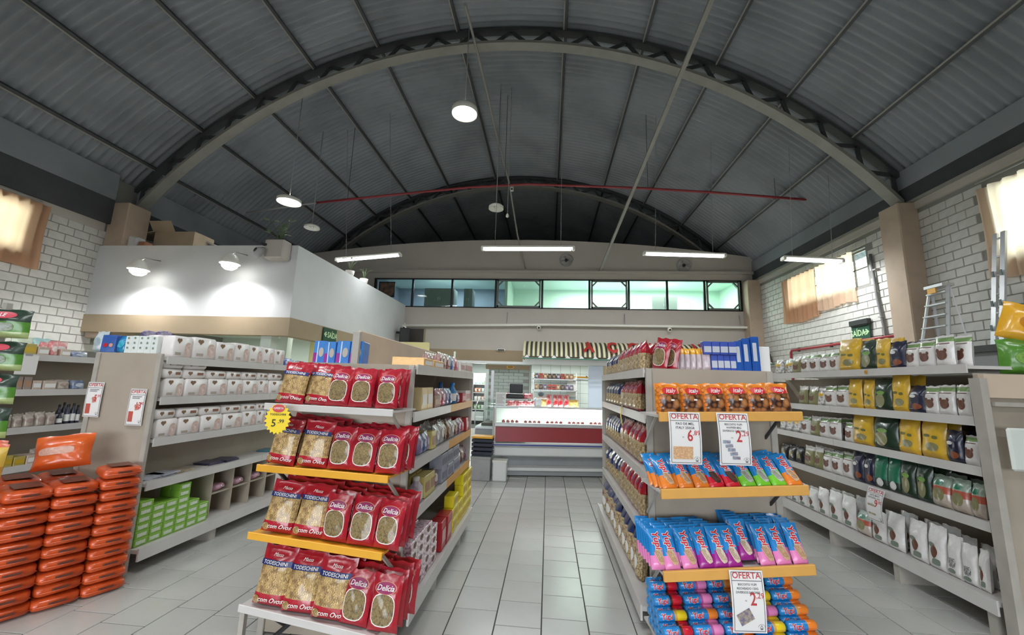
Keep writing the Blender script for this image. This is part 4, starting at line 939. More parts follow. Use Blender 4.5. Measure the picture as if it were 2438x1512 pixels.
RGK = {
 'wg': (simple('pouch', .15, .235, .07, [(.76, f_wht), (.9, f_grn), (2, f_wht)], ears(.085, .042, f_brn), seed=11, bands=[('print_line', -.06, .06, .168, .174, f_brn)]), 'white pouch with green top and brown print', 'pouch'),
 'ol': (simple('pouch', .13, .235, .06, [(.8, f_olive), (2, f_wht)], ears(.08, .034, f_brn), seed=12), 'olive pouch with brown print', 'pouch'),
 'cow': (simple('pouch', .13, .21, .06, [(.85, f_cow), (2, f_wht)], [('print_label', 0, .13, .04, .022, f_yel, 3)], seed=13), 'white pouch with black patches', 'pouch'),
 'yel': (simple('snack_bag', .25, .36, .1, [(2, f_yel)], [('print_picture', .02, .09, .06, .035, f_olive, 2), ('print_mark', -.03, .18, .035, .012, f_gtxt, 3), ('print_mark', .045, .17, .025, .014, f_gtxt, 3)], seed=14), 'tall mustard yellow snack bag', 'snack bag'),
 'dkg': (simple('snack_bag', .22, .34, .1, [(2, f_dkg)], [('print_picture', .0, .1, .055, .07, f_olive, 2.4), ('print_leaf', .01, .185, .05, .022, f_lg, 2)], seed=15), 'dark green snack bag with pale picture', 'snack bag'),
 'nav': (simple('snack_bag', .19, .27, .09, [(2, f_navy)], [('print_picture', .02, .06, .05, .03, M('print_rust', (140, 74, 44), .4), 2), ('print_star', -.02, .16, .03, .016, f_wht, 2)], seed=16), 'navy blue snack bag with rust print', 'snack bag'),
 'teal': (simple('snack_bag', .21, .32, .09, [(.3, f_dkg), (2, f_teal)], [('print_picture', .02, .06, .05, .04, f_wht, 2), ('price_tag', -.03, .27, .018, .012, m_wht, 5)], seed=17), 'teal green snack bag with white tag', 'snack bag'),
 'blk': (simple('pouch', .13, .2, .06, [(2, f_blk)], [('print_label', 0, .1, .03, .04, f_olive, 3)], seed=18), 'black pouch with dull label', 'pouch'),
 'rc': (simple('bean_bag', .2, .26, .1, [(.45, f_clr), (.62, M('film_brick', (186, 92, 72), .3, coat=.4)), (2, film('film_pale_green', (150, 170, 150), (200, 200, 196)))], [('print_label', 0, .1, .06, .05, f_olive, 2.4), ('print_logo', 0, .2, .05, .025, f_teal, 2)], seed=19), 'clear bag with brick band and green print', 'grain bag'),
 'pet': (simple('feed_bag', .24, .36, .1, [(2, f_wht)], [('print_picture', 0, .14, .05, .055, f_brn, 1.6), ('print_block', .03, .06, .05, .025, M('print_grey_green', (122, 134, 120), .5), 4), ('print_leaf', -.03, .19, .05, .02, M('print_grey_green', (122, 134, 120), .5), 2)], seed=20), 'white feed bag with brown diamond print', 'feed bag'),
 'pln': (simple('feed_bag', .27, .36, .1, [(2, f_wht)], [('print_logo', 0, .12, .06, .04, M('print_checks', (96, 96, 96), .5, noise=1, scale=55, second=(226, 222, 218)), 5), ('print_leaf', .0, .05, .07, .02, M('print_grey_green', (122, 134, 120), .5), 2)], seed=21), 'plain white feed bag with grey checked logo', 'feed bag'),
}
def row(items, kinds, f, rz, where, group, depth=1, dstep=.12, lean=4, hs=1.0, dvec=None, jit=.015):
    """items: (bearing0, bearing1, kind[, height scale]); f(t) runs along the shelf"""
    for j, it in enumerate(items):
        a, b, kd = it[:3]; p, desc, cat = kinds[kd]
        ta, tb = solve(f, a, *SPAN), solve(f, b, *SPAN); wd = abs(tb - ta); sx = .965 * wd / p.w; sz = (it[3] if len(it) > 3 else 1) * hs
        for q in range(depth):
            loc = f((ta + tb) / 2) + (dvec * q * dstep if dvec else Vector((0, 0, 0)))
            lab = '%s, %s, %s from %s' % (desc, where[0], ORD[j], where[1]) if q == 0 else '%s in rear row, %s, %s' % (desc.replace(' with green top and brown print', ' with brown print').replace(' with brick band and green print', ' with brick band').replace('plain white feed bag with grey checked logo', 'plain white feed bag').replace('white capped jar with mottled label', 'white capped jar'), where[0], ORD[j])
            put(p, lab, cat, loc, rz=rz + rr.uniform(-jit, jit), group=group if q == 0 else group + ', rear', tilt=-radians(lean + rr.uniform(-2, 3)), detail=q == 0, sc=(sx, .5 + .5 * min(1.3, sx), sz * (1 + rr.uniform(-.02, .02))))
SPAN = (2.5, 9)
XRG = 3.285
def rg(z): return lambda y: Vector((XRG, y, z))
PX = Vector((1, 0, 0))
W1 = ('coffee gondola %s shelf', 'far end')
def rgrow(z, nm, items, **k): row(items, RGK, rg(z), -pi / 2, ('coffee gondola %s shelf' % nm, 'far end'), 'bags on the coffee gondola %s shelf' % nm, dvec=PX, depth=2, **k)
rgrow(1.901, 'top', [(1850, 1868, 'cow'), (1878, 1894, 'cow'), (1890, 1912, 'ol'), (1910, 1934, 'wg'), (1932, 1957, 'wg'), (1955, 1981, 'wg'), (1979, 2004, 'wg'), (2002, 2056, 'yel', .97), (2052, 2096, 'dkg', .92), (2092, 2127, 'yel', .86), (2124, 2164, 'nav', .95), (2161, 2194, 'wg'), (2193, 2232, 'wg', 1.02), (2234, 2280, 'wg', 1.12)])
rgrow(1.506, 'second', [(1905, 1926, 'ol'), (1928, 1949, 'ol'), (1950, 1970, 'cow'), (1969, 1996, 'wg'), (1996, 2027, 'wg', 1.05), (2026, 2058, 'yel', .86), (2062, 2088, 'yel', .84), (2088, 2132, 'dkg', .9), (2130, 2174, 'yel', .96), (2168, 2212, 'nav', .9), (2208, 2243, 'wg', 1.02), (2242, 2282, 'wg', 1.05), (2286, 2318, 'wg', 1.05)])
rgrow(1.141, 'third', [(1861, 1876, 'cow', .95), (1876, 1893, 'cow', .95), (1893, 1911, 'cow', .95), (1911, 1931, 'wg', .95), (1932, 1954, 'ol'), (1955, 1979, 'wg'), (1979, 2006, 'wg', 1.05), (2015, 2040, 'wg', .9), (2036, 2086, 'yel', .9), (2086, 2146, 'dkg', .95), (2144, 2196, 'yel', .95), (2199, 2262, 'yel', 1.0), (2262, 2302, 'nav', .92), (2302, 2336, 'wg', .95)])
rgrow(.756, 'fourth', [(1862, 1880, 'blk', .95), (1880, 1898, 'blk', .95), (1899, 1917, 'blk', .95), (1918, 1942, 'ol', 1.05), (1942, 1962, 'ol', 1.05), (1963, 1985, 'wg', 1.0), (1985, 2010, 'wg', 1.05), (2011, 2037, 'wg', 1.1), (2037, 2064, 'nav', 1.1), (2064, 2090, 'nav', 1.1), (2088, 2120, 'teal', 1.0), (2120, 2151, 'teal', 1.0), (2152, 2190, 'dkg', 1), (2190, 2230, 'dkg', 1), (2226, 2274, 'rc', 1), (2274, 2320, 'rc', 1), (2322, 2352, 'rc', .95)])
XRG = 3.24
rgrow(.252, 'bottom', [(1868, 1886, 'pet', .62), (1887, 1906, 'pet', .64), (1906, 1927, 'pet', .66), (1928, 1950, 'pet', .68), (1953, 1978, 'pet', .85), (1980, 2010, 'pet', .88), (2011, 2043, 'pet', .88), (2045, 2078, 'rc', .85), (2082, 2117, 'pet', .78), (2118, 2158, 'pet', .9), (2172, 2214, 'pet', .9), (2216, 2260, 'pet', .95), (2261, 2298, 'pln', .86), (2299, 2338, 'pln', .82), (2339, 2362, 'pet', .8)])
q = at(2090, 1170, x=3.19); offer(Vector((3.183, q.y, .76)), .2, .3, ['LEITE EM PO', 'INTEGRAL 1KG'], '9', '90', [(-.36, .5, .08, .82, M('poster_round', (150, 140, 110), .6, noise=1, scale=70, second=(200, 190, 160)), 0)], 'curled offer poster hanging from the coffee gondola fourth shelf', -pi / 2, radians(-6), curl=.03)
t = thing('smiley_sticker', 'small round yellow sticker on the coffee gondola top rail', 'sticker', (3.197, at(2063, 895, x=3.2).y, 1.88)); k = MB(); k.add([(-.0015, .022 * cos(2 * pi * j / 16), .022 * sin(2 * pi * j / 16)) for j in range(16)], [tuple(range(16))], m_yellow); obj('disc', k, t)
k = MB()
for y in (-.007, .007): k.add([(-.0025, y + .003 * cos(2 * pi * j / 8), .006 + .004 * sin(2 * pi * j / 8)) for j in range(8)], [tuple(range(8))], m_pblk)
k.tube([(-.003, .011 * cos(a), -.002 + .011 * sin(a)) for a in [pi + pi * j / 8 for j in range(9)]], .0012, m_pblk, n=4); obj('face', k, t)
# end of the coffee gondola, near the viewer
t = thing('end_display', 'beige end unit closing the coffee gondola with a white plate on it', 'display', (3.65, 3.3, 0))
k = MB(); k.b2((-.46, .02, 0), (.5, .05, 1.83), m_board); obj('back_panel', k, t); k = MB(); k.b2((-.5, -.03, 0), (-.45, .05, 1.8), m_post); obj('upright', k, t)
k = MB(); k.b2((-.46, -.02, 1.66), (.5, .02, 1.83), M('cream_board', (206, 186, 164), .6)); obj('header_board', k, t); k = MB(); k.b2((-.44, -.05, 1.6), (.5, -.0, 1.63), m_post); obj('rail', k, t)
k = MB(); k.b2((-.42, -.16, .0), (.5, .02, .16), m_shelf); obj('plinth', k, t)
t = thing('hanging_plate', 'white plate with dark and red logo on the coffee gondola end', 'sign', (3.47, 3.2, 1.31)); k = MB(); k.box((0, 0, 0), (.54, .03, .29), M('plate_white', (212, 216, 208), .5), bev=.02); obj('plate', k, t)
k = MB(); k.box((.05, -.018, .015), (.26, .006, .1), M('plate_logo_dark', (44, 36, 32), .5)); obj('logo_panel', k, t); k = MB(); k.box((.05, -.023, -.02), (.36, .006, .075), M('logo_plate_red', (164, 70, 66), .5)); text_mb(k, 'Dori', .085, lambda a, b: (a + .05, -.028, b - .02), M('logo_cream', (222, 196, 150), .5), bold=.01); obj('logo', k, t)
k = MB(); k.box((0, .03, 0), (.1, .05, .1), m_post); obj('mount', k, t)
q = Vector((3.63, 3.42, 1.845))
GB = simple('snack_bag', .3, .27, .12, [(2, film('film_grass', (84, 140, 44), (54, 104, 30)))], [('print_label', 0, .12, .08, .05, f_lg, 2)], seed=31); put(GB, 'green bag standing on the end of the coffee gondola', 'snack bag', q, rz=-.3)
YB = simple('snack_bag', .34, .3, .13, [(2, film('film_amber', (236, 176, 44), (216, 150, 24)))], [('print_label', .02, .14, .1, .06, film('film_ochre', (214, 140, 34)), 2.4)], seed=32); put(YB, 'shiny amber bag propped on top of the green bag', 'snack bag', q + Vector((.02, .0, .245)), rz=-.35, tilt=-.12, roll=.35)
# ------------------------------------------------------------------ middle gondola, aisle side of biscuits (faces -x)
f_nv = film('film_ink_blue', (38, 52, 100), (24, 32, 70)); f_cream = Mfood('rice_pasta', (214, 196, 160), (190, 168, 126), (140, 112, 76), 70, bump=.3)
NAV = simple('pasta_bag', .12, .25, .08, [(.5, f_cream), (2, f_nv)], [('label', 0, .19, .04, .02, m_wht, 3)], seed=41); REDB = simple('pasta_bag', .12, .26, .08, [(.06, m_red), (.58, f_cream), (2, m_red)], [('label', 0, .2, .04, .02, m_purple, 2)], seed=42); TALL = simple('flour_bag', .16, .36, .1, [(.68, f_cream), (.74, m_red), (2, f_nv)], [('label', .01, .12, .04, .05, m_wht, 2), ('print', -.02, .2, .03, .02, m_red, 2)], seed=43)
GRK = {'n': (NAV, 'pasta bag with navy top', 'pasta bag'), 'r': (REDB, 'pasta bag with red top', 'pasta bag'), 't': (TALL, 'tall cream sack with navy top', 'flour bag')}
SPAN = (2.9, 7)
def grow(z, nm, items, x=.80, **k): row(items, GRK, lambda y: Vector((x, y, z)), -pi / 2, ('biscuit gondola aisle %s shelf' % nm, 'far end'), 'pasta bags on the biscuit gondola %s shelf' % nm, dvec=PX, depth=2, lean=3, **k)
def split(a, b, n, kd, h=1): return [(a + (b - a) * i / n, a + (b - a) * (i + 1) / n, kd, h) for i in range(n)]
grow(1.792, 'top', split(1449, 1477, 5, 'n', .95) + split(1477, 1536, 6, 'r', 1.0))
grow(1.452, 'second', split(1449, 1483, 5, 'n', 1) + split(1483, 1527, 4, 'r', 1))
grow(1.032, 'third', split(1449, 1483, 6, 'n', 1.1) + split(1483, 1536, 5, 'r', 1.15))
grow(.612, 'fourth', split(1449, 1481, 6, 'n', 1.15) + split(1481, 1537, 6, 'r', 1.2))
grow(.162, 'bottom', split(1443, 1530, 9, 't', 1.0), x=.755, jit=.1)
for i in range(2):
    put(P_DEL, 'red bag with oval window leaning on biscuit gondola top, %s from the aisle' % ORD[i], 'pasta bag', (.86 + i * .07, 3.24 + .02 * i, 1.795), rz=-1.1 + .2 * i, group='red bags on the biscuit gondola top', tilt=-.12, roll=.16, sc=1.0)
t = thing('shelf_talker', 'yellow strip hanging from the biscuit gondola second shelf', 'price sign', (.712, 4.05, 1.44)); k = MB(True); k.add([(0, -.03, .03), (0, .03, .03), (-.01, .03, -.06), (-.01, -.03, -.06), (.004, .025, -.15), (.004, -.02, -.15)], [(0, 1, 2, 3), (3, 2, 4, 5)], M('card_yellow', (250, 216, 30), .5)); obj('strip', k, t); k = MB(); k.b2((-.002, -.012, .024), (.006, .012, .04), m_pvc); obj('clip', k, t)
# top of the biscuit gondola
SNK = simple('snack_bag', .12, .17, .07, [(.75, film('film_silver_pink', (216, 206, 210), (190, 60, 70))), (2, film('film_gold_top', (240, 176, 40)))], seed=44); BLU = simple('milk_pack', .1, .12, .07, M('pack_blue', (60, 84, 176), .35), kind=Carton, bands=[('label', -.045, .045, .02, .075, M('pack_grey', (196, 200, 208), .4))]); TB = simple('tall_pack', .085, .245, .08, film('film_royal', (30, 86, 170), (16, 60, 140)), kind=Carton, bands=[('label', -.03, .012, .07, .2, M('pack_grey', (196, 200, 208), .4))], patches=[('print', -.02, .15, .014, .014, m_cookie, 2)])
fx = lambda z, y: (lambda x: Vector((x, y, z)))
SPAN = (.7, 2)
TOPK = {'s': (SNK, 'silver snack bag with gold top', 'snack bag'), 'b': (BLU, 'blue pack with grey label', 'pack'), 'tb': (TB, 'tall royal blue pack', 'pack'), 'p': (simple('snack_bag', .1, .15, .07, [(.75, film('film_violet_blue', (54, 40, 160))), (2, film('film_gold_top', (240, 176, 40)))], seed=45), 'violet snack bag with gold top', 'snack bag')}
row([(1590, 1606, 'p')] + split(1604, 1672, 5, 's', 1.0) + split(1672, 1694, 1, 's', 1.05) + split(1692, 1752, 4, 'b', 1) + [(1750, 1768, 'tb', .95), (1768, 1787, 'tb', 1.03), (1788, 1808, 'tb', 1.1)], TOPK, fx(1.802, 3.28), 0, ('biscuit gondola end top', 'aisle'), 'packs on top of the biscuit gondola', depth=1)
for i in range(4): put(BLU, 'blue pack, upper layer on the biscuit gondola top, %s from the aisle' % ORD[i], 'pack', (1.235 + i * .062, 3.285, 1.925), group='upper blue packs on the biscuit gondola', sc=(.6, 1, .85))
t = thing('white_box', 'plain white box behind the tall blue packs on biscuit gondola', 'box', (1.62, 3.3, 1.8)); k = MB(); k.b2((.0, 0, 0), (.1, .2, .2), m_wht, bev=.004); obj('carton', k, t); k = MB(); k.b2((.005, .09, .2), (.095, .11, .2015), M('tape', (200, 190, 160), .4)); obj('tape', k, t)
# ------------------------------------------------------------------ pasta gondola, aisle side (faces +x)
def cart(name, w, h, d, rgb, lab, seed=1, rgb2=None): return simple(name, w, h, d, M('pk_%d_%d_%d' % rgb, rgb, .35, noise=.3, scale=20, second=rgb2), kind=Carton, bands=[('label', -w * .42, w * .42, h * .25, h * .7, lab)])
def pch(name, w, h, d, rgb, rgb2, seed): return simple(name, w, h, d, [(2, film('fl_%d_%d_%d' % rgb, rgb, rgb2, .8, 16))], [('label', 0, h * .5, w * .3, h * .2, M('fl2_%d_%d_%d' % rgb2, rgb2, .4), 2.4)], seed=seed)
def bottle(name, r, h, m, mc):
    k = MB(True); k.lathe([(.001, 0), (r, .004), (r, h * .6), (r * .45, h * .8), (r * .4, h * .86)], m, n=14); c = MB(True); c.lathe([(r * .46, h * .86), (r * .46, h), (.001, h)], mc, n=14)
    l = MB(True); l.lathe([(r + .001, h * .15), (r + .001, h * .5)], m_wht, n=14); return Prod(name, k, [('cap', c, None), ('label', l, None)], 2 * r, h, 2 * r)
GLK = {
 'cr': (cart('carton', .16, .17, .1, (240, 214, 160), m_wht), 'cream yellow carton', 'carton'), 'or': (cart('display_tray', .2, .07, .12, (244, 196, 130), m_wht), 'peach display tray', 'tray'),
 'rb': (pch('sweet_bag', .1, .16, .06, (140, 50, 50), (226, 214, 208), 51), 'dark red sweet bag', 'sweet bag'), 'pk': (pch('sweet_bag', .1, .16, .06, (206, 84, 110), (236, 226, 226), 52), 'pink sweet bag', 'sweet bag'), 'bl': (pch('sweet_bag', .1, .16, .06, (54, 96, 156), (220, 226, 232), 53), 'blue and white sweet bag', 'sweet bag'),
 'wb': (cart('carton', .14, .14, .1, (236, 230, 224), M('pk_rose', (206, 150, 150), .4)), 'white carton with rose label', 'carton'), 'rd': (cart('carton', .12, .15, .1, (176, 34, 44), M('pk_rose', (206, 150, 150), .4)), 'red carton', 'carton'), 'bn': (cart('carton', .14, .13, .1, (136, 96, 76), M('pk_tan', (180, 140, 110), .4)), 'brown carton', 'carton'),
 'lv': (pch('sweet_bag', .1, .16, .06, (150, 140, 180), (214, 200, 220), 54), 'lavender sweet bag', 'sweet bag'), 'fo': (pch('foil_bag', .11, .18, .07, (176, 178, 180), (226, 222, 216), 55), 'silver foil bag', 'foil bag'), 'ch': (pch('sweet_bag', .1, .18, .06, (96, 56, 46), (204, 180, 150), 56), 'chocolate brown sweet bag', 'sweet bag'),
 'pu': (pch('sweet_bag', .1, .17, .06, (112, 54, 110), (226, 210, 220), 57), 'purple sweet bag', 'sweet bag'), 'gy': (cart('multipack', .2, .13, .12, (160, 164, 176), M('pk_slate', (120, 122, 140), .4)), 'grey multipack', 'multipack'), 'ye': (cart('carton', .14, .16, .1, (226, 208, 130), M('pk_tan', (180, 140, 110), .4)), 'pale yellow carton', 'carton'),
 'yl': (cart('carton', .15, .11, .1, (238, 218, 40), M('pk_gold', (206, 170, 40), .4)), 'bright yellow carton', 'carton'), 'fl': (simple('sweet_pack', .14, .07, .1, M('film_confetti', (234, 214, 220), .3, coat=.4, noise=1, scale=60, second=(150, 60, 110)), kind=Carton, patches=[('print', 0, .035, .03, .02, f_brn, 2)]), 'flat pink printed pack', 'sweet pack'),
 'jr': (bottle('jar', .045, .16, M('jar_body', (214, 206, 214), .3, noise=.6, scale=40, second=(150, 90, 110)), m_enamel), 'white capped jar with mottled label', 'jar'), 'bo': (bottle('bottle', .04, .22, M('bottle_blue', (60, 130, 190), .3), M('cap_blue', (40, 120, 200), .4)), 'blue capped bottle', 'bottle'),
}
SPAN = (2.6, 5.6)
def gl(z, nm, items, x=-1.0, depth=2, **k): row(items, GLK, lambda y: Vector((x, y, z)), pi / 2, ('pasta gondola aisle %s shelf' % nm, 'near end'), 'goods on the pasta gondola %s shelf' % nm, dvec=-PX, depth=depth, lean=1, **k)
gl(1.758, 'top', [(988, 1012, 'or'), (1013, 1038, 'or'), (1038, 1047, 'rb'), (1046, 1056, 'rb'), (1055, 1066, 'rb'), (1066, 1076, 'bl'), (1076, 1084, 'pk'), (1084, 1095, 'wb', .8), (1096, 1114, 'wb', .9)])
gl(1.428, 'second', [(989, 1003, 'cr', 1.0), (1003, 1017, 'cr', 1.0), (1018, 1033, 'bn', .8), (1034, 1044, 'pk', 1), (1044, 1054, 'pk'), (1055, 1062, 'lv'), (1062, 1070, 'bl'), (1070, 1078, 'bo', 1.0), (1079, 1088, 'bl', .8), (1088, 1097, 'rd', .7), (1098, 1112, 'wb', .9)])
gl(1.088, 'third', [(990, 999, 'lv', .95), (999, 1008, 'bl', .95), (1008, 1016, 'lv'), (1016, 1026, 'ye', .9), (1027, 1038, 'fo'), (1038, 1049, 'fo', 1.1), (1049, 1057, 'ch'), (1057, 1065, 'ch'), (1065, 1074, 'fo'), (1074, 1083, 'ch', .9), (1083, 1092, 'pu'), (1092, 1098, 'pk'), (1098, 1112, 'rd', 1)])
gl(.738, 'fourth', [(980, 995, 'jr', 1.15), (996, 1010, 'ye'), (1010, 1022, 'ye'), (1023, 1036, 'rb', .9), (1037, 1050, 'gy', 1), (1051, 1064, 'gy', 1), (1065, 1080, 'gy', 1.0), (1081, 1090, 'pu'), (1090, 1098, 'ch'), (1099, 1112, 'pu')])
for j, (a, b) in enumerate(((1037, 1050), (1051, 1064), (1065, 1080))):
    ya, yb = solve(lambda y: Vector((-1, y, .9)), a, *SPAN), solve(lambda y: Vector((-1, y, .9)), b, *SPAN)
    put(GLK['gy'][0], 'grey multipack, upper layer of pasta gondola fourth shelf, %s from near end' % ORD[j], 'multipack', (-1.0, (ya + yb) / 2, .87), rz=pi / 2, group='upper grey multipacks', sc=((yb - ya) / .2, 1, 1))
ybase = [solve(lambda y: Vector((-.93, y, .4)), a, 2.5, 6) for a in (968, 985, 1002, 1019, 1034)]
for j in range(4):
    for l in range(5 - (j > 2)):
        for dq in range(2):
            put(GLK['fl'][0], 'flat pink printed pack, pasta gondola bottom pile %s, %s layer up' % (ORD[j], ORD[l]) if dq == 0 else 'flat pink pack, rear %s pile on pasta gondola bottom, %s layer up' % (ORD[j], ORD[l]), 'sweet pack', (-.955 - dq * .11, (ybase[j] + ybase[j + 1]) / 2, .205 + l * .071), rz=pi / 2 + rr.uniform(-.04, .04), group='flat packs in the bottom pile' if dq == 0 else 'rear flat packs', sc=((ybase[j + 1] - ybase[j]) / .145, 1, 1), detail=dq == 0)
TPK = {'tr': (simple('toilet_roll_pack', .16, .12, .16, M('pack_violet_white', (226, 214, 226), .3, coat=.4, noise=.7, scale=30, second=(120, 60, 120)), kind=Carton, patches=[('print', 0, .06, .04, .04, m_purple, 2)]), 'white pack with plum print', 'pack'), 'yl': GLK['yl'], 'rd': GLK['rd']}
row([(1034, 1046, 'rd', 1.6), (1047, 1060, 'rd', 1.6)], TPK, lambda y: Vector((-.95, y, .205)), pi / 2, ('pasta gondola aisle bottom', 'near end'), 'red cartons on the bottom deck', depth=1, lean=0)
yy = [solve(lambda y: Vector((-.93, y, .4)), a, 2.5, 6) for a in (1061, 1073, 1085, 1096, 1107, 1117)]
for j in range(5):
    for l in range([2, 3, 2, 4, 4][j]):
        put(GLK['yl'][0], 'bright yellow carton, pasta gondola bottom stack %s, %s layer up' % (ORD[j], ORD[l]), 'carton', (-.955, (yy[j] + yy[j + 1]) / 2, .205 + l * .111), rz=pi / 2 + rr.uniform(-.05, .05), group='yellow cartons on the bottom deck', sc=((yy[j + 1] - yy[j]) / .155, 1, 1))
# packs on top of pasta gondola, wine of the left half
f_bp = film('film_baby_blue', (64, 132, 206), (40, 96, 180), .6, 12)
BP = simple('diaper_pack', .105, .165, .12, f_bp, kind=Carton, bands=[('print_purple', -.048, -.02, .008, .075, m_wv), ('print_stripe', -.018, -.008, .005, .16, M('print_pale_blue', (196, 216, 236), .4))], patches=[('picture', .02, .08, .022, .035, M('print_fur', (186, 176, 160), .5), 2)])
SPAN = (-1.9, -1.3)
row([(752, 780, 'a'), (778, 805, 'a'), (806, 838, 'a'), (838, 868, 'a')], {'a': (BP, 'blue diaper pack with purple corner', 'diaper pack')}, lambda x: Vector((x, 2.9, 1.757)), 0, ('pasta gondola top', 'diaper gondola'), 'blue packs on the pasta gondola', depth=1, lean=2)
# ------------------------------------------------------------------ diaper gondola (faces +x)
m_dw = M('diaper_white', (240, 234, 230), .35, coat=.2, noise=.25, scale=9, second=(214, 204, 200)); m_heart = M('heart_brown', (134, 104, 76), .5); m_phot = M('baby_photo', (206, 176, 160), .5, noise=1, scale=26, second=(232, 214, 214)); m_lbl = M('brown_label', (140, 96, 76), .5)
def heart(b, nm, cx, cz, r, m):
    k = MB(True); b.patch('', cx - r * .42, cz + r * .2, r * .56, r * .56, m, 2, .0015, add=k); b.patch('', cx + r * .42, cz + r * .2, r * .56, r * .56, m, 2, .0016, add=k); f = b.F(.0018)
    k.add([f(cx - r * .9, cz + r * .02), f(cx, cz - r), f(cx + r * .9, cz + r * .02), f(cx, cz + r * .4)], [(0, 1, 2, 3)], m); b.parts.append((nm, k, None))
b = Carton(.24, .21, .14).body(m_dw, bev=.016, soft=True); heart(b, 'heart_logo', -.055, .165, .03, m_heart); b.patch('baby_picture', .062, .085, .04, .07, m_phot, 2.6, .001); b.band('size_label', -.09, -.02, .028, .055, M('label_pastel', (190, 160, 150), .5, noise=.8, scale=30, second=(150, 170, 150)), .0012); DIA = b.done('diaper_pack')
b = Carton(.22, .085, .13).body(m_dw, bev=.02, soft=True); heart(b, 'heart_logo', -.05, .048, .022, m_heart); b.band('label', .015, .075, .032, .058, m_lbl, .0012); WIP = b.done('wipes_pack')
DK = {'d': (DIA, 'white diaper pack with brown heart', 'diaper pack'), 'bf': (pch('pad_pack', .18, .1, .07, (48, 96, 190), (214, 226, 240), 61), 'blue pad pack', 'pad pack'), 'nb': (pch('pad_pack', .14, .16, .08, (40, 52, 130), (200, 206, 226), 62), 'dark blue pad pack', 'pad pack'), 'ob': (pch('pad_pack', .16, .17, .08, (80, 140, 200), (226, 140, 70), 63), 'blue pad pack with orange print', 'pad pack')}
SPAN = (3.2, 7)
XD = -3.49
def dg(z, nm, items, hs=1.0, depth=2): row(items, DK, lambda y: Vector((XD, y, z)), pi / 2, ('diaper gondola %s shelf' % nm, 'near end'), 'packs on the diaper gondola %s shelf' % nm, dvec=-PX, depth=depth, dstep=.15, lean=0, hs=hs)
dpx = [[(392, 441), (441, 498), (496, 542), (540, 580), (578, 612), (610, 640), (640, 665)], [(371, 421), (421, 477), (477, 526), (526, 563), (563, 600), (600, 627), (627, 662)], [(352, 404), (406, 459), (460, 513), (514, 561), (561, 597), (597, 622)]]
dg(1.792, 'top', [(a, b_, 'd', [.98, 1.02, .96, 1, .97, .94, .95][i]) for i, (a, b_) in enumerate(dpx[0])] + [(666, 692, 'bf', 1.0), (694, 722, 'bf', .85), (724, 752, 'bf', .8)])
dg(1.432, 'second', [(a, b_, 'd', .82) for a, b_ in dpx[1]]); dg(1.077, 'third', [(a, b_, 'd', .8) for a, b_ in dpx[2]] + [(622, 640, 'nb', 1.2), (641, 660, 'ob', 1.1), (660, 690, 'ob', 1.1)])
for z, nm, lst, sh in ((1.432 + .177, 'second', dpx[1], 2), (1.077 + .17, 'third', dpx[2], 0)):
    for j, (a, b_) in enumerate(lst):
        f = lambda y: Vector((XD, y, z)); ya, yb = solve(f, a, *SPAN), solve(f, b_, *SPAN)
        for l in range(2 if j < sh else 1):
            put(WIP, 'white wipes pack%s on diapers of the %s shelf, %s from near end' % (', second layer,' if l else '', nm, ORD[j]), 'wipes pack', (XD - .0, (ya + yb) / 2, z + l * .088 - .002), rz=pi / 2 + rr.uniform(-.06, .06), group='wipes on the diaper gondola', sc=((yb - ya) / .225, 1, 1))
# fourth shelf: flat papers, cubby unit and green boxes beneath
def flat(lab, y, w, d, n, rgb, dx=0, rgb2=None, z=.712):
    t = thing('magazine_pile', lab, 'magazines', (-3.58 + dx, y, z)); m = M('mag_%d_%d_%d' % rgb, rgb, .35, noise=.6, scale=14, second=rgb2)
    for i in range(n):
        k = MB(); k.box((rr.uniform(-.02, .02), rr.uniform(-.02, .02), .004 + i * .009), (d, w, .008), m, R=Matrix.Rotation(rr.uniform(-.2, .2), 3, 'Z')); obj('magazine', k, t)
    return t
for i, (px, rgb, r2, n) in enumerate(((372, (206, 206, 216), None, 3), (405, (196, 198, 214), None, 3), (440, (190, 176, 150), (130, 110, 80), 2), (480, (196, 190, 180), None, 1), (515, (62, 56, 84), (110, 100, 110), 3), (548, (70, 66, 86), (40, 40, 60), 3), (650, (84, 140, 160), None, 2))):
    y = solve(lambda y: Vector((-3.5, y, .71)), px, *SPAN)
    flat(['pale lilac magazines at near end of diaper gondola fourth shelf', 'pale blue magazines second on diaper gondola fourth shelf', 'tan leaflets on diaper gondola fourth shelf', 'single cream leaflet on diaper gondola fourth shelf', 'dark violet magazines on diaper gondola fourth shelf', 'dark slate magazines on diaper gondola fourth shelf', 'teal folder at far end of diaper gondola fourth shelf'][i], y, .2, .17, n, rgb, rgb2=r2)
t = thing('cubby_unit', 'pigeonhole unit standing under the diaper gondola fourth shelf', 'pigeonholes', (-3.62, 4.1, .2))
for i, y in enumerate((0, .28, .55, .82, 1.09, 1.36, 1.63)):
    k = MB(); k.b2((-.2, y - .008, 0), (.17, y + .008, .48), m_board); obj('divider', k, t)
k = MB(); k.b2((-.2, 0, .22), (.16, 1.63, .235), m_board); obj('middle_shelf', k, t); k = MB(); k.b2((-.21, 0, 0), (-.2, 1.63, .48), m_board); obj('back_panel', k, t)
SL = simple('slipper_bag', .1, .06, .12, [(2, film('fl_mauve', (176, 120, 140), (214, 196, 200), .8, 30))], seed=70)
for i in range(5): put(SL, 'mauve slipper bag in the upper pigeonhole %s from near end' % ORD[i], 'bag', (-3.52, 4.24 + .27 * i, .437), rz=pi / 2 + rr.uniform(-.3, .3), group='bags in the pigeonholes', sc=(1.6, 1.2, 1.2), tilt=-.3)
m_gb = M('soap_green', (140, 190, 72), .4, noise=.35, scale=24, second=(108, 160, 50))
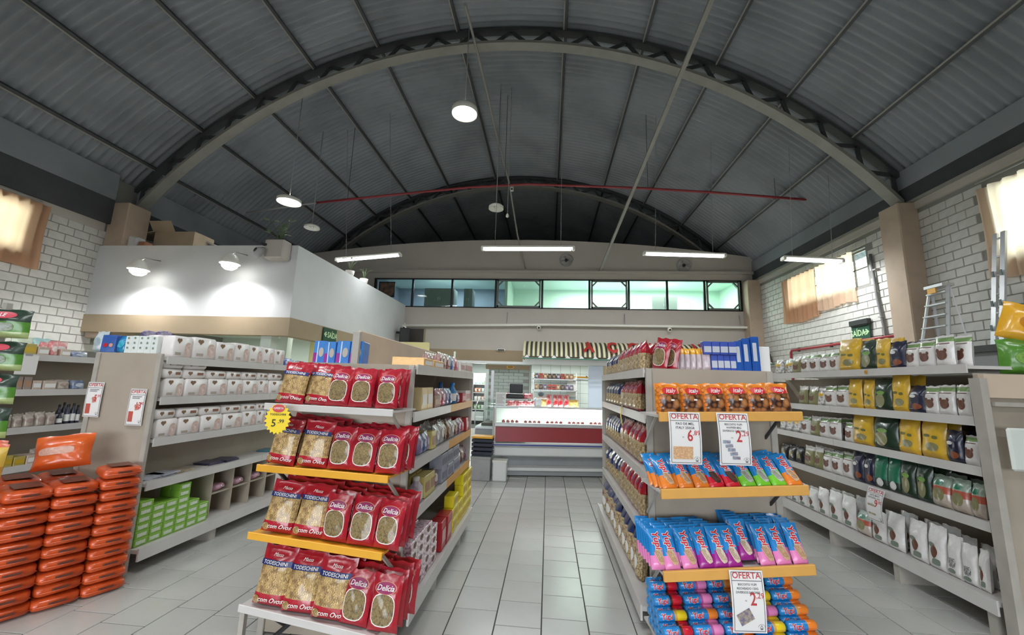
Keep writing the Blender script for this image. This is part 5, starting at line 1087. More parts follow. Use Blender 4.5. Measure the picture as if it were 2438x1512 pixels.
GBX = simple('soap_box', .118, .06, .1, m_gb, kind=Carton, bands=[('label', -.05, .035, .016, .046, M('soap_label', (222, 232, 210), .4, noise=.6, scale=70, second=(150, 170, 150)))])
for j in range(6):
    for l in range([6, 5, 5, 7, 4, 3][j]):
        for dq in range(2):
            put(GBX, ('small green box under the magazines, %s stack from near end, %s layer up' % (ORD[j], ORD[l])) if dq == 0 else 'small green box under the magazines, rear %s stack, %s layer up' % (ORD[j], ORD[l]), 'box', (-3.47 - dq * .105, 3.385 + j * .122, .202 + l * .0605), rz=pi / 2 + rr.uniform(-.03, .03), group='green boxes under the magazines' if dq == 0 else 'rear green boxes', detail=dq == 0)
# posters on the end board
for px, py, w, h, nm, pr, ct, ln_ in ((232, 910, .155, .3, 'price poster on diaper end board nearer the left wall', '5', '99', []), (333, 926, .155, .31, 'price poster on diaper end board close to its aisle edge', '13', '90', [])):
    q = at(px, py, y=3.27); offer(Vector((q.x, 3.266, q.z)), w, h, ln_, pr, ct, [(-.38, .62, -.1, .9, M('poster_bottle', (196, 90, 76), .5), 0), (-.05, .42, .2, .58, M('poster_bottle2', (206, 130, 116), .5), .2)], nm, 0, 0, curl=.004)
# goods on top of the end board
TK = {'pw': (pch('diaper_pack', .16, .2, .1, (196, 206, 208), (160, 176, 180), 81), 'pale wrapped pack', 'diaper pack'), 'bl': (simple('diaper_pack', .13, .17, .1, film('film_kid_blue', (60, 96, 170), (110, 140, 190), .6, 10), kind=Carton, patches=[('picture', -.02, .07, .02, .02, m_crim, 2), ('picture', .03, .07, .018, .018, M('skin_print', (214, 160, 140), .5), 2)]), 'blue diaper pack with small faces', 'diaper pack'), 'cy': (pch('diaper_pack', .13, .17, .1, (20, 112, 170), (60, 170, 200), 83), 'cyan diaper pack', 'diaper pack'), 'wt': (simple('tissue_pack', .05, .16, .1, M('tissue_white', (230, 234, 230), .4), kind=Carton, patches=[('dot', 0, .05 + .045 * i, .008, .01, M('dot_green', (130, 150, 130), .5), 2) for i in range(3)]), 'white tissue pack with green dots', 'tissue pack')}
SPAN = (-4.5, -3.2)
row([(224, 252, 'pw', 1), (250, 284, 'bl', .95), (282, 308, 'cy', .95)] + split(308, 384, 5, 'wt', 1), TK, lambda x: Vector((x, 3.42, 1.822)), 0, ('diaper gondola end top', 'left wall'), 'packs over the diaper end board', depth=1, lean=1)
NT = pch('pad_pack', .16, .05, .1, (70, 56, 110), (190, 180, 190), 84)
for i, x in enumerate((-3.78, -3.63)): put(NT, 'dark violet pad pack lying over the tissue packs, %s from the left wall' % ORD[i], 'pad pack', (x, 3.46, 1.985), tilt=-.9, group='violet packs over the tissues')
# ------------------------------------------------------------------ household gondola near left wall (faces +x)
HK = {'t': (cart('carton', .12, .16, .1, (170, 150, 140), M('pk_tan', (180, 140, 110), .4)), 'tan carton', 'carton'), 'y': (cart('carton', .16, .12, .1, (190, 170, 90), M('pk_gold', (206, 170, 40), .4)), 'mustard carton', 'carton'), 'g': (pch('towel_pack', .16, .2, .1, (206, 222, 196), (236, 240, 220), 91), 'pale green wrapped pack', 'towel pack'), 'a': (pch('towel_pack', .16, .2, .1, (150, 200, 196), (230, 236, 236), 92), 'aqua wrapped pack', 'towel pack'), 'r': (pch('towel_pack', .16, .18, .1, (222, 120, 120), (240, 226, 220), 93), 'rose wrapped pack', 'towel pack'), 'c': (cart('carton', .14, .12, .1, (206, 186, 170), m_wht), 'cream carton', 'carton'), 'w': (pch('cloth_pack', .14, .14, .1, (196, 186, 172), (170, 150, 140), 94), 'bundled cloth pack', 'cloth pack'), 'b': (pch('towel_pack', .14, .12, .1, (110, 126, 160), (200, 206, 216), 95), 'slate blue pack', 'pack'), 'k': (bottle('bottle', .04, .2, M('bottle_dark', (60, 62, 76), .3), m_dark), 'dark bottle', 'bottle')}
SPAN = (2.6, 7)
def hg(z, nm, items, depth=2): row(items, HK, lambda y: Vector((-5.68, y, z)), pi / 2, ('household gondola %s shelf' % nm, 'near end'), 'goods on the household gondola %s shelf' % nm, dvec=-PX, depth=depth, dstep=.12, lean=1)
hg(1.802, 'top', [(-20, 12, 'y'), (14, 42, 'y'), (44, 78, 'y', 1), (80, 108, 'c', .8), (110, 132, 'r', .9), (136, 160, 'c', .7), (162, 205, 'b', .6)])
hg(1.422, 'second', [(-10, 18, 't', .9), (22, 44, 't', .9), (46, 66, 't', .9), (68, 90, 'c', .85), (92, 124, 'c', .85), (126, 160, 'w', .8), (162, 196, 'b', .9)])
hg(1.022, 'third', [(-10, 20, 'w'), (22, 46, 'w', .9), (48, 74, 'w', 1.0), (76, 100, 'w', 1.1), (102, 126, 'w', 1.05), (132, 144, 'k', .7), (150, 160, 'k', 1.1), (162, 172, 'k', 1.2), (174, 184, 'k', 1.1)])
hg(.622, 'fourth', [(-5, 20, 'y'), (22, 50, 'y', .8), (52, 84, 'c', .8), (86, 120, 'w')])
for i, (px, kd) in enumerate(((70, 'g'), (112, 'a'), (155, 'r'))):
    y = solve(lambda y: Vector((-5.85, y, 1.93)), px, *SPAN); put(HK[kd][0], HK[kd][1] + ' standing tall behind the household gondola top shelf', 'towel pack', (-5.95, y, 1.802), rz=pi / 2, sc=(1.2, 1, 1.05))
t = thing('blank_notice', 'blank white notice hanging on the household gondola top rail', 'notice', (-5.57, solve(lambda y: Vector((-5.57, y, 1.7)), 64, *SPAN), 1.8)); k = MB(); k.b2((0, -.09, -.21), (.002, .09, 0), m_paper); obj('sheet', k, t); k = MB(); k.b2((-.012, -.03, -.01), (.006, .03, .012), m_pvc); obj('clip', k, t)
# green hanging packs on a stand at the left edge
t = thing('strip_stand', 'slim stand carrying green packets at the left edge behind orange bales', 'stand', (-4.62, 2.98, 0)); k = MB(); k.b2((-.02, -.02, 0), (.02, .02, 2.2), m_post); obj('pole', k, t); k = MB(); k.b2((-.2, -.2, 0), (.2, .2, .02), m_post); obj('base', k, t)
GP = simple('snack_bag', .36, .24, .08, [(.25, film('film_pale_lime', (176, 196, 130))), (.6, film('film_grass', (84, 140, 44), (54, 104, 30))), (2, f_dkg)], [('logo', 0, .19, .09, .03, M('logo_raspberry', (200, 70, 86), .4), 2.2), ('picture', .0, .09, .09, .035, M('print_grey_mix', (170, 176, 170), .4, noise=1, scale=40, second=(110, 130, 70)), 3)], seed=97, text=[('lettering', 'LE', .045, 0, .19, m_wht)])
for i in range(4): put(GP, 'green packet with raspberry logo on the slim stand, %s from its top' % ORD[i], 'snack bag', (-4.55, 2.94, 1.9 - i * .27), rz=.35, group='green packets on the slim stand')
# ------------------------------------------------------------------ stack of orange bales
m_bale = M('bale_film', (212, 88, 38), .3, coat=.4, noise=.7, scale=13, second=(160, 54, 24), bump=.8); m_slot = M('bale_slot', (96, 50, 40), .4, noise=.6, scale=50, second=(150, 90, 60))
def bale():
    k = MB(True); n = 20; rows = []
    W2, D2, H2 = .117, .19, .039; N = 10
    def sp(a, e): return math.copysign(abs(a) ** e, a)
    vs = []
    for j in range(N + 1):
        ph = -pi / 2 + pi * j / N
        for i in range(n):
            th = 2 * pi * i / n
            x, y, z = W2 * sp(cos(ph), .35) * sp(cos(th), .3), D2 * sp(cos(ph), .35) * sp(sin(th), .3), H2 * sp(sin(ph), .55)
            f = 1 + .03 * sin(x * 40 + z * 30) + .03 * sin(y * 35)
            vs.append((x * f, y * f, .042 + z * (1 + .08 * sin(x * 30 + y * 22))))
    k.add(vs, [(j * n + i, j * n + (i + 1) % n, (j + 1) * n + (i + 1) % n, (j + 1) * n + i) for j in range(N) for i in range(n)], m_bale)
    s = MB(True); f = lambda x, z: (x, -.1985 - .002 * cos(x * 20), z)
    xs = [-.042, -.025, 0, .025, .042]
    s.add([f(x, .036) for x in xs] + [f(x, .058) for x in xs], [(i, i + 1, i + 6, i + 5) for i in range(4)], m_slot)
    l = MB(True); l.tube([(-.11, -.193, .04), (0, -.203, .038), (.11, -.193, .04)], .004, m_bale, n=5)
    tp = MB(True); tp.add([(-.07, -.12, .0925), (.07, -.12, .0925), (.07, .1, .0925), (-.07, .1, .0925)], [(0, 1, 2, 3)], m_slot)
    return Prod('orange_bale', k, [('clear_slot', s, None), ('seam', l, None), ('top_window', tp, None)], .24, .085, .38)
BALE = bale()
U = Vector((.473, .881, 0)); NI = Vector((-.881, .473, 0)); C0 = Vector((-3.236, 3.125, 0)); RB = radians(61.8)
cnt = [11, 10, 10, 9, 9, 8]
for c in range(6):
    for d in range(2 if c else 1):
        for l in range(cnt[c] - (1 if d and c > 2 else 0)):
            p = C0 - U * (.112 + c * .238 + rr.uniform(-.003, .003)) + NI * ((.2 if c else .15) + d * .41 + rr.uniform(-.012, .012))
            p.z = .001 + l * .0825
            lab = 'orange wrapped bale, %s column from the diaper gondola, %s layer up' % (ORD[c], ORD[l]) if d == 0 else 'orange bale of the rear %s column in the floor stack, %s layer up' % (ORD[c], ORD[l])
            put(BALE, lab, 'bale', p, rz=RB + rr.uniform(-.04, .04), group='orange bales facing the aisle' if d == 0 else 'rear orange bales', roll=rr.uniform(-.012, .012), sc=(1.02 + rr.uniform(-.03, .015), 1 if c else .76, .98 + rr.uniform(-.01, .01)), detail=d == 0 or l >= cnt[c] - 2)
OB = simple('feed_bag', .34, .27, .14, [(2, film('film_fox', (222, 98, 38), (190, 70, 24), .5, 9, .5))], [('panel', -.02, .13, .1, .03, M('print_pale_orange', (214, 160, 140), .5, noise=.8, scale=50, second=(226, 200, 190)), 4)], seed=101); put(OB, 'slumped orange feed bag lying on the bale stack', 'feed bag', (-3.74, 2.93, .90), rz=.55, tilt=-.35, roll=-.12, sc=(1, 1, .95))
YBG = simple('feed_bag', .26, .3, .12, [(.5, film('film_honey', (226, 176, 80), (150, 90, 40), .8, 8)), (.9, film('film_mustard2', (230, 190, 84), (206, 160, 60))), (2, film('film_coral', (222, 110, 84)))], [('picture', .03, .1, .06, .05, f_brn, 2)], seed=102)
for i, (x, y) in enumerate(((-3.83, 2.5), (-4.02, 2.62))): put(YBG, ['yellow feed bag with coral seal on the bale stack, nearest the viewer', 'second yellow feed bag with coral seal behind the first on the stack'][i], 'feed bag', (x, y, .83), rz=.6, tilt=-.1)
# =================================================================== butcher counter at the end of the aisle
CY = radians(10)
def cf(u, v, w): return Vector((-.95 + u * cos(CY) - v * sin(CY), 7.42 + u * sin(CY) + v * cos(CY), w))
m_gryp = M('counter_grey', (150, 154, 156), .4, noise=.2, scale=4); m_cwht = M('counter_white', (222, 224, 222), .3); m_cred = M('counter_red', (158, 58, 64), .35, noise=.15, scale=3); m_cblue = M('counter_blue', (66, 82, 150), .35); m_meat = M('meat_red', (186, 70, 72), .4, noise=.8, scale=18, second=(226, 190, 180))
t = thing('meat_counter', 'red and white refrigerated meat counter facing the central aisle', 'meat counter', (-.95, 7.42, 0), CY); CL = 3.3
def C_(nm, u0, u1, v0, v1, z0, z1, m, bev=0):
    k = MB(); k.b2((u0, v0, z0), (u1, v1, z1), m, bev=bev); return obj(nm, k, t)
C_('plinth', .22, CL, .14, .9, 0.02, .37, m_gryp); C_('plinth_rail', .2, CL, .11, .14, .1, .16, m_cwht, .01); C_('kick_strip', .2, CL, .115, .14, .16, .2, m_pvc)
C_('lower_panel', 0, CL, .02, .95, .37, .545, m_cwht, .02); C_('bumper', -.03, CL, -.03, .02, .545, .60, m_cwht, .02); C_('bumper_stripe', -.032, CL, -.036, -.028, .56, .585, m_cblue)
C_('red_panel', .02, CL, .03, .06, .62, .885, m_cred); C_('sill', .0, CL, .0, .12, .885, .95, m_alu, .01); C_('side_panel', 0, .03, .05, .95, .545, 1.2, m_cwht)
C_('inner_floor', .03, CL, .12, .95, .85, .9, m_cwht); C_('back_wall', .03, CL, .93, .95, .9, 1.16, m_cwht); C_('top_shelf', .0, CL, .5, .95, 1.2, 1.225, m_glass); C_('top_edge', .0, CL, .49, .51, 1.195, 1.23, m_alu)
k = MB(); k.add([(.03, .03, .95), (CL, .03, .95), (CL, .48, 1.2), (.03, .48, 1.2)], [(0, 1, 2, 3)], m_glass); obj('front_glass', k, t)
C_('lamp_strip', .5, CL - .2, .55, .75, 1.165, 1.19, m_tube); C_('glass_post', .02, .05, .46, .5, .95, 1.2, m_alu)
light('counter_light', 'AREA', cf(1.6, .62, 1.15), 22, (1, .99, .96), 2.4, .2, aim=cf(1.6, .62, 0))
for i in range(7):
    q = cf(.3 + i * .42, .3, .9); a = thing('meat_tray', 'meat tray behind the counter glass, %s from its open left end' % ORD[i], 'meat tray', q, CY, 'trays in the meat counter')
    k = MB(); k.b2((-.18, -.12, 0), (.18, .12, .03), m_cwht, bev=.008); obj('tray', k, a)
    for j in range(4):
        k = MB(True); k.tube([(-.13 + j * .085, -.07, .045), (-.12 + j * .085, 0, .055), (-.13 + j * .085, .07, .045)], [.025, .035, .022], m_meat, n=8); obj('meat_cut', k, a)
# packs on top of the counter
SAU = simple('sausage_pack', .2, .1, .1, [(2, film('film_ham', (206, 70, 84), (232, 200, 196), .9, 22))], seed=111); SAU2 = simple('sausage_pack', .1, .24, .08, [(2, film('film_ham2', (196, 36, 50), (236, 220, 214), .9, 14))], seed=112)
for i, u in enumerate((.36, .55, .72)): put(SAU, 'red ham pack lying on the meat counter, %s from the notice' % ORD[i], 'meat pack', cf(u, .72, 1.226), rz=CY, group='ham packs on the counter')
for i, u in enumerate((1.12, 1.26, 1.36, 1.48)): put(SAU2, 'upright red sausage pack on the meat counter, %s from the attendant' % ORD[i], 'meat pack', cf(u, .75, 1.226), rz=CY, group='upright packs on the counter')
BRD = simple('bread_bag', .2, .14, .1, [(2, film('film_bun', (216, 180, 110), (196, 140, 70), .8, 20))], seed=113)
for i, u in enumerate((1.08, 1.66)): put(BRD, ['tan bun bag on the meat counter beside the attendant', 'tan bun bag on the meat counter behind the sausages'][i], 'bread bag', cf(u, .86, 1.226), rz=CY)
t = thing('counter_notice', 'printed white notice standing on the meat counter', 'notice', cf(.13, .6, 1.226), CY); k = MB(); k.b2((-.1, 0, 0), (.1, .004, .26), m_paper); obj('sheet', k, t); k = MB()
for i in range(7): k.b2((-.08, -.0015, .05 + i * .026), (.08 - .02 * (i % 3), -.0005, .056 + i * .026), m_pline)
obj('printed_lines', k, t); k = MB(); k.b2((-.06, -.03, 0), (.06, .04, .008), m_pvc); obj('foot', k, t)
# glass deli case beyond the left end of the counter
t = thing('deli_case', 'curved glass deli case left of the meat counter', 'display case', (-1.2, 8.5, 0)); 
def D_(nm, a, b_, m, bev=0):
    k = MB(); k.b2(a, b_, m, bev=bev); return obj(nm, k, t)
D_('cabinet_base', (-.3, 0, 0), (.75, .9, .72), m_gryp, .02); D_('deck', (-.3, .0, .72), (.75, .9, .76), m_alu); D_('tray_of_meat', (-.2, .2, .76), (.6, .75, .82), M('dark_grill', (96, 82, 74), .5, noise=1, scale=30)); D_('upper_shelf', (-.15, .4, 1.08), (.75, .9, 1.1), m_glass); D_('roof', (-.0, .5, 1.3), (.75, .9, 1.33), m_alu)
k = MB(True); cv = [(0, .76), (-.06, .95), (.02, 1.15), (.2, 1.27), (.5, 1.31)]
k.add([(-.3 if 0 else -.3, y, z) for y, z in cv] + [(.75, y, z) for y, z in cv], [(i, i + 1, i + 6, i + 5) for i in range(4)], m_glass); obj('curved_glass', k, t)
for x in (-.3, .74):
    k = MB(); k.tube([(x, y, z) for y, z in cv], .012, m_alu, n=6); obj('glass_edge', k, t)
D_('post', (-.12, .86, .76), (-.06, .92, 1.95), m_alu)
t = thing('counter_scale', 'dark counter scale on the deli case', 'scale', (-.72, 9.1, 1.335)); k = MB(); k.box((0, 0, .05), (.38, .3, .09), m_dark, bev=.02); obj('body', k, t); k = MB(); k.box((0, 0, .105), (.36, .28, .015), m_alu, bev=.005); obj('pan', k, t); k = MB(); k.box((0, .16, .22), (.3, .05, .22), m_black, bev=.02); obj('display', k, t)
for i, (x, z) in enumerate(((-.98, 1.335), (-.45, 1.335))): put(SAU, ['red meat pack on the deli case left of the scale', 'red meat pack on the deli case by the notice'][i], 'meat pack', (x, 9.1, z), sc=1.2)
# crates and boxes
t = thing('crate', 'dark crate with yellow rim standing on the grey box by the counter', 'crate', (-1.13, 7.3, .4)); m_ck = M('crate_dark', (46, 52, 66), .5)
k = MB(); k.b2((-.17, -.14, 0), (.17, .14, .02), m_ck); obj('bottom', k, t)
for s in (-1, 1):
    for z in (.03, .1, .17, .24):
        k = MB(); k.b2((-.17, s * .14 - .008, z), (.17, s * .14 + .008, z + .045), m_ck); obj('slat', k, t); k = MB(); k.b2((s * .17 - .008, -.14, z), (s * .17 + .008, .14, z + .045), m_ck); obj('slat', k, t)
k = MB(); k.b2((-.18, -.15, .3), (.18, .15, .33), m_yellow); obj('rim', k, t)
t = thing('grey_box', 'grey metal box on the floor at the left end of the counter', 'box', (-1.14, 7.3, 0)); k = MB(); k.b2((-.17, -.15, 0), (.17, .15, .395), M('box_zinc', (166, 168, 168), .45, noise=.4, scale=6), bev=.01); obj('body', k, t); k = MB(); k.b2((-.175, -.155, .36), (.175, .155, .398), m_pvc); obj('lid', k, t)
t = thing('white_tub', 'white plastic tub on the floor between grey box and counter', 'tub', (-.81, 7.28, 0)); k = MB(); k.b2((-.12, -.1, 0), (.12, .1, .34), m_cwht, bev=.015); obj('body', k, t); k = MB(); k.b2((-.127, -.107, .31), (.127, .107, .345), m_enamel); obj('rim', k, t)
# ------------------------------------------------------------------ awning with letters
m_cream = M('awning_cream', (214, 206, 172), .6, noise=.2, scale=5); m_agr = M('awning_dark', (66, 66, 50), .6); m_lred = M('letter_red', (170, 40, 36), .5)
t = thing('awning', 'cream and dark striped awning with red letters over the butcher opening', 'awning', (3.25, 15.05, 2.6))
def aw(s):  # s 0 top at the wall .. 1 front bottom
    a = s * pi / 2 * .95
    return (-1.05 * sin(a) ** .9 if a > 0 else 0, .66 - .66 * (1 - cos(a)) * 1.03)
n = 51; p = 8.28 / n
for i in range(n * 2):
    x = -4.14 + i * p / 2; k = MB(True); d = .0 if i % 2 == 0 else .028; w = p / 2
    pts = [aw(s / 7) for s in range(8)]
    vs = []
    for y, z in pts: vs += [(x, y + d, z - d * .4), (x + w * .25, y + d - (.016 if i % 2 == 0 else 0), z - d * .4), (x + w * .75, y + d - (.016 if i % 2 == 0 else 0), z - d * .4), (x + w, y + d, z - d * .4)]
    k.add(vs, [(j * 4 + q, j * 4 + q + 1, j * 4 + 5 + q, j * 4 + 4 + q) for j in range(7) for q in range(3)], m_cream if i % 2 == 0 else m_agr)
    obj('slat', k, t)
k = MB(); k.b2((-4.15, -1.08, -.06), (4.15, -1.03, -.02), M('awning_trim', (52, 104, 80), .5)); obj('front_trim', k, t); k = MB(); k.b2((-4.16, -1.05, -.05), (-4.13, 0, -.0), m_cream); obj('end_bar', k, t)
for i in range(18):
    k = MB(); x = -4.0 + i * .47; k.add([(x - .09, -1.085, -.02), (x + .09, -1.085, -.02), (x, -1.085, .08)], [(0, 1, 2)], m_cwht); obj('trim_point', k, t)
for ch, x in zip('AÇOUGUE', (1.37, 2.165, 2.96, 3.7, 4.36, 5.055, 5.771)):
    pass
for ch, px in zip('AÇOUGUE', (1400, 1455, 1507, 1558, 1610, 1660, 1712)):
    x = at(px, 828, y=14.35).x - 3.25; k = MB()
    def lf(a, b): 
        z = min(.655, max(.0, .37 + b)); c = 1 - (.66 - z) / (.66 * 1.03); ang = math.acos(max(-1, min(1, c))); return (x + a, -1.05 * sin(ang) ** .9 - .07, z + .03)
    text_mb(k, ch, .52, lf, m_lred, bold=.05, sx=.95); obj('letter', k, t)
# butcher front, header, post, market interior
b = MB(); b.b2((-.95, 14.95, 2.40), (7.4, 15.12, 2.66), m_cwht); b.b2((1.46, 14.92, 0), (1.98, 15.12, 2.39), M('post_bluish', (206, 218, 232), .5)); struct('trim_8', b, 'white header and post of the butcher opening')
b = MB(); b.b2((2.0, 15.05, 0), (7.4, 15.2, 2.6), M('warm_panel', (214, 196, 160), .7)); struct('wall_butcher', b, 'warm coloured wall under the awning right of the post')
bw = MB(); bw.b2((-2.28, 15.5, 0), (-.72, 15.6, 2.2), m_joint); BW = struct('wall_brick', bw, 'short pale brick wall left of the butcher opening'); BWm = M('grey_green_brick', (168, 178, 172), .7, noise=.4, scale=6, bump=.3)
pm = MB(); pm.box((0, 0, 0), (.37, .02, .118), BWm, bev=.006); pme = pm.mesh('brick')
for r in range(17):
    for c in range(4):
        x = -2.28 + .195 + c * .385 + (.19 if r % 2 else 0)
        if x + .19 > -.7: continue
        link('brick', pme, BW, (x, 15.495, .14 + r * .125))
b = MB(); b.b2((-2.4, 15.42, 2.2), (-.7, 15.6, 2.36), m_band); struct('trim_9', b, 'beige lintel over the short brick wall')
t = thing('yellow_sign', 'small yellow sign on the lintel over the brick wall', 'sign', (-1.45, 15.4, 2.29)); k = MB(); k.box((0, 0, 0), (.27, .02, .09), m_yellow, bev=.005); obj('board', k, t); k = MB(); k.box((0, -.012, 0), (.2, .003, .03), m_pblk); obj('dark_line', k, t)
b = MB(); b.b2((-3.6, 15.0, 2.38), (-.6, 15.2, 2.48), m_cwht); struct('trim_10', b, 'white soffit strip below the brown band')
tw = struct('wall_tiled', MB().b2((-.8, 18.4, 0), (7.4, 18.5, 2.62), m_joint), 'white tiled back wall of the butcher'); tk = MB(); tk.box((0, 0, 0), (.43, .02, .42), m_tilew, bev=.004); tme2 = tk.mesh('tile')
for r in range(6):
    for c in range(18): link('tile', tme2, tw, (-.55 + c * .44, 18.395, .25 + r * .43))
t = thing('wall_rail', 'yellow rail across the white tiles of the butcher room', 'rail', (.6, 18.25, 2.07)); k = MB(); k.tube([(-1.25, 0, 0), (1.25, 0, -.03)], .03, m_yellow, n=8); obj('bar', k, t); k = MB(); k.b2((-1.25, -.02, -.12), (1.25, .05, -.07), m_cwht); obj('ledge', k, t)
for x in (-1.1, 1.1):
    k = MB(); k.b2((x - .02, 0, -.04), (x + .02, .14, .04), m_dark); obj('bracket', k, t)
t = thing('wall_shelving', 'two tier steel shelf of goods on the butcher room wall', 'shelf', (.3, 17.8, 1.3))
for nm, z in (('shelf', .15), ('shelf', .62)):
    k = MB(); k.b2((-.98, -.02, z - .03), (.95, .4, z), m_alu); obj(nm, k, t)
for x in (-.95, .92):
    k = MB(); k.b2((x - .02, -.02, -1.3), (x + .02, .02, .9), m_alu); obj('post', k, t)
SG = [pch('goods_pack', .16, .2, .12, c, c2, 120 + i) for i, (c, c2) in enumerate((((120, 86, 66), (176, 150, 120)), ((160, 60, 50), (90, 50, 44)), ((60, 54, 80), (150, 140, 150)), ((50, 46, 44), (110, 90, 80))))]
for l, z in ((0, 1.455), (1, 1.925)):
    for i in range(9): put(SG[(i * 3 + l * 2 + i // 4) % 4], 'dark goods pack on the %s tier of butcher shelf, %s from the brick wall' % (['lower', 'upper'][l], ORD[i]), 'pack', (-.5 + i * .19, 17.95, z), group='packs on the butcher shelf', sc=(1.1, 1, 1.15))
t = thing('switch_cabinet', 'white electric cabinet on the butcher room wall', 'electric cabinet', (1.05, 18.2, 1.6)); k = MB(); k.box((0, 0, 0), (.45, .2, .86), m_cwht, bev=.01); obj('case', k, t)
for z, h in ((-.16, .5), (.28, .26)):
    k = MB(); k.box((0, -.11, z), (.4, .02, h), m_enamel, bev=.006); d = obj('door', k, t); k = MB(); k.box((.08, -.13, z), (.04, .02, .04), m_dark); obj('knob', k, d)
t = thing('dairy_fridge', 'tall open dairy fridge glimpsed through the opening beside the pasta gondola', 'fridge', (-2.83, 16.6, 0))
k = MB(); k.b2((-.25, 0, 0), (.25, .7, .14), m_black); obj('plinth', k, t); k = MB(); k.b2((-.25, .6, .14), (.25, .7, 2.05), m_cwht); obj('back', k, t); k = MB(); k.b2((-.27, 0, .14), (-.25, .7, 2.05), m_alu); obj('side', k, t); k = MB(); k.b2((.23, 0, .14), (.27, .7, 2.05), m_alu); obj('side', k, t); k = MB(); k.b2((-.25, 0, 1.9), (.25, .7, 2.05), m_tube); obj('light_header', k, t); k = MB(); k.b2((-.25, 0, .14), (.25, .1, .5), m_cwht); obj('front_panel', k, t)
DP = [pch('dairy_pack', .14, .18, .1, c, (236, 238, 230), 130 + i) for i, c in enumerate(((120, 180, 90), (226, 226, 220), (214, 120, 70), (150, 190, 190)))]
for l in range(4):
    k = MB(); k.b2((-.25, .1, .56 + l * .34), (.25, .6, .59 + l * .34), m_cwht); obj('shelf', k, t)
    for i in range(3): put(DP[(l + i // 2) % 4], 'dairy pack on the %s shelf of the fridge, %s from its open side' % (ORD[l], ORD[i]), 'dairy pack', (-2.83 - .15 + i * .15, 16.78, .592 + l * .34), group='dairy packs in the fridge')
# ------------------------------------------------------------------ attendant
def person(loc, rz, lab):
    t = thing('person', lab, 'person', loc, rz)
    V = [(0, 0, .84), (0, .02, 1.0), (0, .03, 1.16), (0, .015, 1.26), (0, -.02, 1.33), (0, -.045, 1.40), (0, -.05, 1.47)]
    Rr_ = [.14, .125, .14, .09, .05, .078, .072]
    E_ = [(0, 1), (1, 2), (2, 3), (3, 4), (4, 5), (5, 6)]
    def add(p, r, a): V.append(p); Rr_.append(r); E_.append((a, len(V) - 1)); return len(V) - 1
    add((0, -.135, 1.415), .016, 5)
    for s in (-1, 1):
        a = add((s * .165, .02, 1.235), .055, 3); a = add((s * .215, .0, 1.0), .043, a); a = add((s * .16, -.2, .98), .034, a); h = add((s * .13, -.27, .99), .027, a)
        for q in range(4): f = add((s * (.105 + q * .018), -.325 + abs(q - 1.5) * .006, .985), .0095, h); add((s * (.103 + q * .017), -.355 + abs(q - 1.5) * .008, .965), .008, f)
        f = add((s * .098, -.285, 1.0), .01, h); add((s * .088, -.315, .992), .0085, f)
        a = add((s * .09, 0, .78), .085, 0); a = add((s * .1, -.01, .44), .06, a); a = add((s * .1, .02, .08), .042, a); add((s * .11, -.13, .035), .034, a)
        add((s * .082, -.045, 1.405), .016, 5)
    me = bpy.data.meshes.new('body'); me.from_pydata(V, E_, [])
    me.materials.append(M('skin', (176, 126, 100), .55))
    o = link('body', me, t); md = o.modifiers.new('skin', 'SKIN'); md.use_smooth_shade = True
    for i, sv in enumerate(me.skin_vertices[0].data): sv.radius = (Rr_[i], Rr_[i]); sv.use_root = i == 0
    o.modifiers.new('sub', 'SUBSURF').levels = 1; o.modifiers['sub'].render_levels = 2
    k = MB(True); k.lathe([(.2, .5), (.19, .75), (.178, .95), (.19, 1.15), (.16, 1.25), (.075, 1.31), (.062, 1.33)], M('coat_white', (226, 230, 236), .8), n=22); k.v = [(x * 1.06, y * .78 + .015, z) for x, y, z in k.v]; obj('coat', k, t)
    for s in (-1, 1):
        k = MB(True); k.tube([(s * .13, .02, 1.245), (s * .18, .015, 1.2), (s * .22, 0, 1.0), (s * .17, -.17, .985)], [.06, .07, .056, .046], M('coat_white', (226, 230, 236), .8), n=10); obj('sleeve', k, t)
        k = MB(True); k.tube([(s * .09, 0, .8), (s * .1, -.01, .44), (s * .1, .02, .06)], [.1, .075, .065], M('trousers', (70, 76, 90), .8), n=10); obj('trouser_leg', k, t)
        k = MB(True); k.tube([(s * .1, .05, .04), (s * .11, -.17, .03)], [.045, .04], m_dark, n=8); obj('shoe', k, t)
        k = MB(True); k.lathe([(.001, -.009), (.009, 0), (.001, .009)], m_black, n=8, c=(s * .03, -.122, 1.44)); obj('eye', k, t)
    k = MB(True); k.lathe([(.06, 1.36), (.092, 1.41), (.1, 1.46), (.092, 1.51), (.06, 1.545), (.001, 1.558)], M('hair_net', (110, 120, 128), .7, noise=.8, scale=60, second=(60, 62, 66)), n=16); k.v = [(x, y * 1.1 - .035 + max(0, 1.45 - z) * .5, z) for x, y, z in k.v]; obj('hair_net', k, t)
    k = MB(); k.b2((-.025, -.131, 1.366), (.025, -.12, 1.374), M('lips', (150, 84, 78), .5)); obj('mouth', k, t)
    return t
person((-.27, 15.9, 0), pi, 'person in white coat and grey hair net, back turned, behind the meat counter').scale = (1.16, 1.1, .905)
